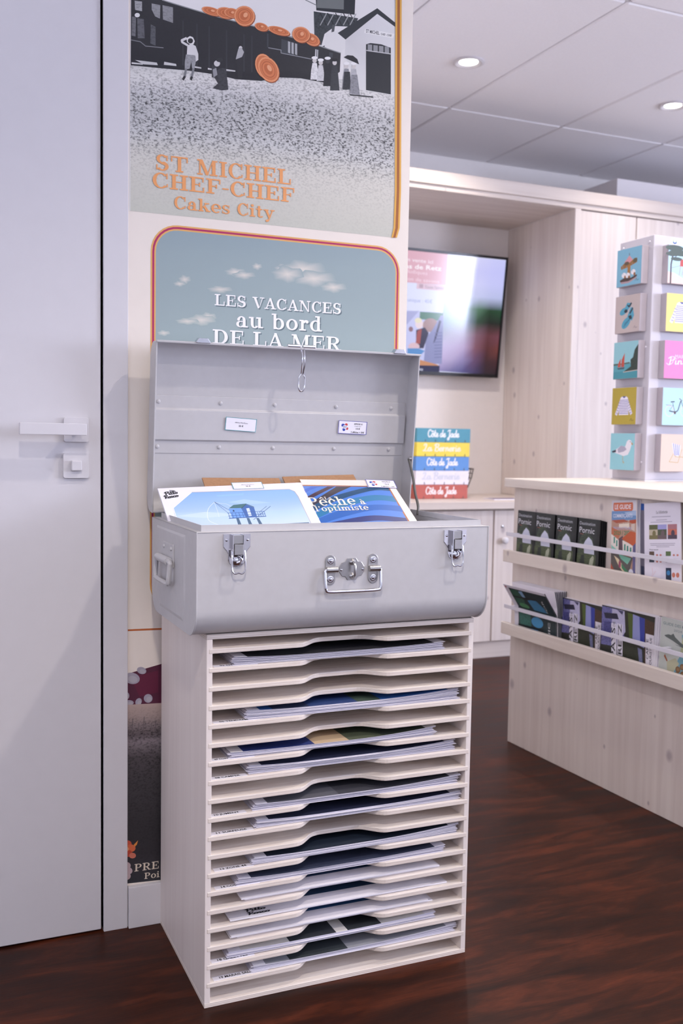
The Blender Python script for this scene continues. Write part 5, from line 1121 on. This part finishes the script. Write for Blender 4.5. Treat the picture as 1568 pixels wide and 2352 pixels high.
for j in range(2):
    t, pl, W, H = leaf('tide_guide', .718, .868, .012+.005*j, ZS2, .548, .004, ['copy behind the pale tide guide', 'pale tide guide with a fish and shells on the cover'][j], 'tide guides on the lower ledge', None, .005, 0, 'booklet')
A = Art(pl, W, H, gain=1.0); A.rect(0, 0, 1, 1, '#bcc2bc'); A.text('bold', 'GUIDE DES MAR\xc9ES', (.05, .12), (.82, .12), .05, '#7d8a8c'); A.text('bold', '2024', (.32, .2), (.52, .2), .04, '#8d9698')
A.poly([(.52, .22), (.66, .24), (.72, .4), (.68, .6), (.74, .66), (.52, .98), (.36, .98), (.44, .7), (.56, .5)], '#6fa0b0'); A.poly([(.54, .26), (.62, .3), (.58, .5), (.5, .6)], '#b3b892'); A.poly([(.1, .3), (.2, .27), (.34, .28), (.5, .36), (.62, .4), (.7, .37), (.68, .48), (.58, .44), (.4, .42), (.2, .38)], '#5a625f'); A.poly([(.26, .27), (.32, .24), (.36, .29)], '#5a625f'); A.poly([(.12, .32), (.3, .36), (.5, .42), (.3, .41), (.16, .37)], '#b9beb8')
A.poly([(.16, .55), (.3, .52), (.3, .56), (.2, .58)], '#a8623c'); A.poly([(.14, .62), (.22, .72), (.2, .74), (.12, .66)], '#a8623c'); A.poly([(.2, .74), (.4, .64), (.5, .72), (.34, .92), (.22, .88)], '#b5b498')
for x, y in ((.48, .82), (.58, .76), (.46, .92), (.6, .88)): A.ell(x, y, .06, .055, '#7a5c40'); A.ell(x, y, .035, .03, '#92714e')
A.build('cover', t)
# ================================================================== DISPLAY COLUMN WITH CANVASES
dx0, dx1, dy0, dy1, dz0, dz1 = 2.388, 2.575, .573, .737, .8892, 1.672
ds = thing('display_column', ((dx0+dx1)/2, (dy0+dy1)/2, dz0), 'white square display column holding small canvases on the counter', 'display stand')
MB().box(dx0, dx1, dy0, dy1, dz0+.004, dz1).build('column', plain('column_lacquer', '#bdbac3', .5, var=.01), ds, bevel=.002)
MB().box(dx0-.002, dx1+.002, dy0-.002, dy1+.002, dz0, dz0+.004).build('base', MT['white'], ds)
for y in (dy0+.02, dy1-.016):
    for z in (dz1-.02, 1.32, .95): MB().lathe([(.004, 0), (.0035, .0015), (.001, .002)], (dx0, y, z), (-1, 0, 0), 10).build('screw', MT['rail'], ds, smooth=True)
o = MB().box(2.456, 2.54, dy0-.0006, dy0, 1.645, 1.668).build('sticker', MT['paper'], ds)
a = Art(Plane((2.456, dy0-.0006, 1.668), (1, 0, 0), (0, 0, 1)), .084, .023, base=.0001); a.ell(.18, .45, .1, .32, '#7fb04c'); a.ell(.18, .62, .1, .2, '#3c5c94'); a.ell(.18, .4, .06, .2, '#dfe6e0'); a.rect(.4, .5, .9, .6, '#9a9aa8'); a.build('sticker_print', o)
TOPS = [1.641, 1.490, 1.3412, 1.192, 1.0433]; CS = .1205
def canvas(face, z1, bg, label, draw):
    t = thing('canvas_print', (2.374, .655, z1-CS) if face == 'L' else (2.484, .559, z1-CS), label, 'canvas', 'small canvases on the display column')
    if face == 'L':
        MB().box(2.3605, dx0-.0005, .595, .595+CS, z1-CS, z1).build('stretcher', MT['canvas_edge'], t, bevel=.0012)
        pl = Plane((2.3605, .595+CS, z1), (0, -1, 0), (0, 0, 1))
    else:
        MB().box(2.4240, 2.4240+CS, .5455, dy0-.0005, z1-CS, z1).build('stretcher', MT['canvas_edge'], t, bevel=.0012)
        pl = Plane((2.4240, .5455, z1), (1, 0, 0), (0, 0, 1))
    A = Art(pl, CS, CS, base=.0002, gain=1.05); A.rect(.004, .004, .996, .996, bg); draw(A); A.build('picture', t)
def sig(A, c='#4c5c6c'): A.line([(.76, .9), (.82, .84), (.84, .9), (.92, .88)], .012, c)
def d_carousel(A):
    A.poly([(.3, .36), (.5, .2), (.68, .36), (.5, .42)], '#c58c94'); A.poly([(.16, .46), (.34, .36), (.5, .4), (.68, .32), (.82, .3), (.82, .42), (.5, .5), (.18, .54)], '#8f6230'); A.ell(.4, .4, .1, .05, '#5a4a3a'); A.ell(.74, .36, .09, .06, '#5a4f34'); A.line([(.5, .2), (.5, .14)], .02, '#5c3c34')
    A.rect(.44, .46, .56, .8, '#9a6a34')
    for x, y in ((.3, .7), (.46, .72), (.68, .66)): A.ell(x, y, .09, .07, '#dcd8dc'); A.line([(x-.04, y-.02), (x-.06, y-.26)], .012, '#7a96a8'); A.ell(x+.05, y+.06, .04, .05, '#8a5a34')
    A.poly([(.14, .82), (.3, .78), (.6, .8), (.82, .74), (.84, .78), (.6, .88), (.3, .9), (.16, .88)], '#43332f'); A.poly([(.16, .87), (.5, .88), (.82, .8), (.82, .83), (.5, .93), (.2, .92)], '#a98d92'); sig(A)
def d_shoes(A):
    A.ell(.34, .42, .16, .09, '#4a96b0', rot=-.35); A.poly([(.4, .32), (.48, .2), (.62, .22), (.64, .3), (.5, .42)], '#4a96b0'); A.poly([(.48, .24), (.56, .28), (.64, .2), (.68, .24), (.58, .34), (.5, .3)], '#20303c'); A.ell(.44, .42, .07, .05, '#20303c')
    A.ell(.46, .74, .2, .12, '#4a96b0', rot=-.6); A.poly([(.5, .58), (.62, .34), (.72, .34), (.78, .56), (.7, .7)], '#4a96b0'); A.poly([(.58, .48), (.7, .34), (.74, .38), (.62, .52)], '#20303c'); A.poly([(.54, .56), (.66, .54), (.7, .64), (.6, .66)], '#20303c')
    for i in range(4): A.line([(.38+i*.06, .84-i*.05), (.44+i*.06, .72-i*.03)], .018, '#205a78')
    sig(A, '#7a7078')
def d_boat(A):
    A.rect(.004, .6, .996, .996, '#4f96a4'); A.rect(.004, .8, .996, .996, '#3f8a98'); A.poly([(0, .58), (.3, .58), (.66, .56), (.7, .6), (0, .63)], '#4a5a50')
    A.poly([(.45, .68), (.46, .3), (.34, .48), (.33, .68)], '#b54a3c'); A.poly([(.3, .68), (.3, .44), (.2, .58), (.18, .68)], '#b54a3c'); A.poly([(.16, .7), (.48, .69), (.44, .74), (.2, .74)], '#3c4c58')
    A.poly([(.996, .1), (.86, .24), (.8, .44), (.7, .5), (.72, .68), (.5, .78), (.42, .82), (.996, .78)], '#2c3c34', .5); A.line([(.42, .82), (.996, .79)], .02, '#b9b0a8')
def d_sweater(A, dx=0, s=1.0):
    f = lambda P: [((x-.5)*s+.5+dx, (y-.5)*s+.5) for x, y in P]
    body = [(.36, .27), (.42, .24), (.58, .24), (.64, .27), (.68, .5), (.7, .74), (.3, .74), (.32, .5)]
    A.poly(f([(.36, .26), (.3, .4), (.14, .72), (.22, .76), (.36, .54)]), '#cfccdc'); A.poly(f([(.64, .26), (.7, .4), (.86, .7), (.78, .75), (.64, .54)]), '#cfccdc'); A.poly(f(body), '#dcd9e6'); A.poly(f([(.42, .24), (.58, .24), (.5, .29)]), '#2c3c8c')
    for i in range(9): A.line(f([(.325-.004*i+.01, .34+i*.045), (.675+.003*i-.01, .34+i*.045)]), .016*s, '#54549c')
    for i in range(5):
        A.line(f([(.19+.02*(4-i), .68-.07*(4-i)), (.26+.02*(4-i), .7-.07*(4-i))]), .014*s, '#54549c'); A.line(f([(.74-.02*(4-i), .7-.07*(4-i)), (.81-.02*(4-i), .67-.07*(4-i))]), .014*s, '#54549c')
def d_gull(A):
    A.poly([(.1, .5), (.3, .42), (.44, .34), (.62, .36), (.68, .22), (.76, .17), (.86, .2), (.88, .3), (.82, .46), (.74, .58), (.56, .62), (.4, .58), (.2, .54)], '#d4d2dc'); A.poly([(.3, .44), (.44, .34), (.6, .36), (.68, .44), (.56, .5), (.34, .54)], '#9d9cb0'); A.poly([(.06, .5), (.24, .45), (.24, .52), (.1, .54)], '#22263a'); A.poly([(.86, .24), (.93, .28), (.92, .32), (.87, .3)], '#a8823c'); A.ell(.82, .23, .014, .014, '#22263a')
    A.line([(.53, .62), (.54, .76), (.6, .8)], .02, '#a8946c'); A.line([(.54, .76), (.56, .82)], .02, '#a8946c')
def d_pine(A):
    A.poly([(0, .7), (.2, .72), (.5, .84), (1, .9), (1, 1), (0, 1)], '#d6c0ba'); A.line([(.1, 1), (.1, .5), (.14, .3)], .05, '#4c3f44'); A.line([(.12, .4), (.3, .26)], .02, '#4c3f44'); A.line([(.12, .6), (.5, .5)], .012, '#8a7a84')
    for x, y, rx, ry in ((.2, .08, .3, .08), (.4, .2, .4, .08), (.12, .24, .2, .06), (.28, .36, .2, .05), (.7, .12, .2, .05)): A.ell(x, y, rx, ry, '#46544f')
    A.poly([(.4, .42), (.44, .36), (.62, .36), (.66, .42), (.66, .54), (.4, .54)], '#b04a48')
    for x in (.42, .52, .63): A.line([(x, .54), (x-.04, .78)], .022, '#a08c84')
def d_pink(A):
    A.text('sans', 'MARE', (.36, .46), (.74, .46), .1, '#e6c6da'); A.text('script', 'Pin', (.14, .62), (.62, .62), .2, '#ecd8e6', wd=.1); A.line([(.08, .6), (.16, .64), (.28, .58), (.3, .46)], .016, '#ecd8e6', True)
def d_bike(A):
    for x in (.24, .76): A.oring(x, .62, .15, .15, .9, '#cdb6c0'); A.line([(x-.1, .62), (x+.1, .62)], .006, '#8d9cb0'); A.line([(x, .52), (x, .72)], .006, '#8d9cb0')
    A.line([(.24, .62), (.42, .64), (.52, .6), (.58, .44), (.62, .34)], .03, '#26303e', True); A.line([(.42, .64), (.34, .4)], .016, '#26303e'); A.line([(.24, .62), (.36, .46)], .01, '#26303e'); A.line([(.28, .38), (.4, .37)], .03, '#26303e'); A.line([(.62, .34), (.76, .62)], .018, '#26303e'); A.line([(.56, .28), (.66, .34)], .02, '#4c3f3c'); A.ell(.43, .67, .035, .035, '#4a3a3a'); A.line([(.12, .46), (.3, .47)], .01, '#5c5a66')
def d_chair(A):
    A.line([(.3, .74), (.6, .76), (.72, .4)], .018, '#a89468'); A.line([(.3, .74), (.44, .52)], .018, '#a89468'); A.line([(.42, .26), (.5, .6), (.9, .62)], .018, '#a89468')
    A.poly([(.38, .24), (.66, .3), (.66, .54), (.58, .6), (.46, .54)], '#d4d2de')
    for i in range(4): A.poly([(.41+i*.065, .245+i*.013), (.435+i*.065, .25+i*.013), (.5+i*.045, .57), (.475+i*.045, .56)], '#4c5aa8')
for i, (bg, lab, f) in enumerate((('#76aac2', 'blue canvas with a carousel', d_carousel), ('#b5a8a6', 'beige canvas with blue sandals', d_shoes), ('#8abcc6', 'canvas with a red-sailed boat', d_boat), ('#a89636', 'mustard canvas with a striped jersey', lambda A: (d_sweater(A), sig(A, '#5c5430'))), ('#86bcc8', 'blue canvas with a standing gull', d_gull))): canvas('L', TOPS[i], bg, lab+' on the display column', f)
for i, (bg, lab, f) in enumerate((('#a9cfe4', 'pale canvas with a pine tree and red hut', d_pine), ('#d8ca78', 'bright yellow canvas with a striped jersey', lambda A: d_sweater(A, .02, 1.1)), ('#cf78ae', 'pink canvas with white script lettering', d_pink), ('#a3c8d8', 'light blue canvas with a bicycle', d_bike), ('#c8b5a8', 'cream canvas with a striped deckchair', d_chair))): canvas('R', TOPS[i]-.001, bg, lab+' on the display column', f)
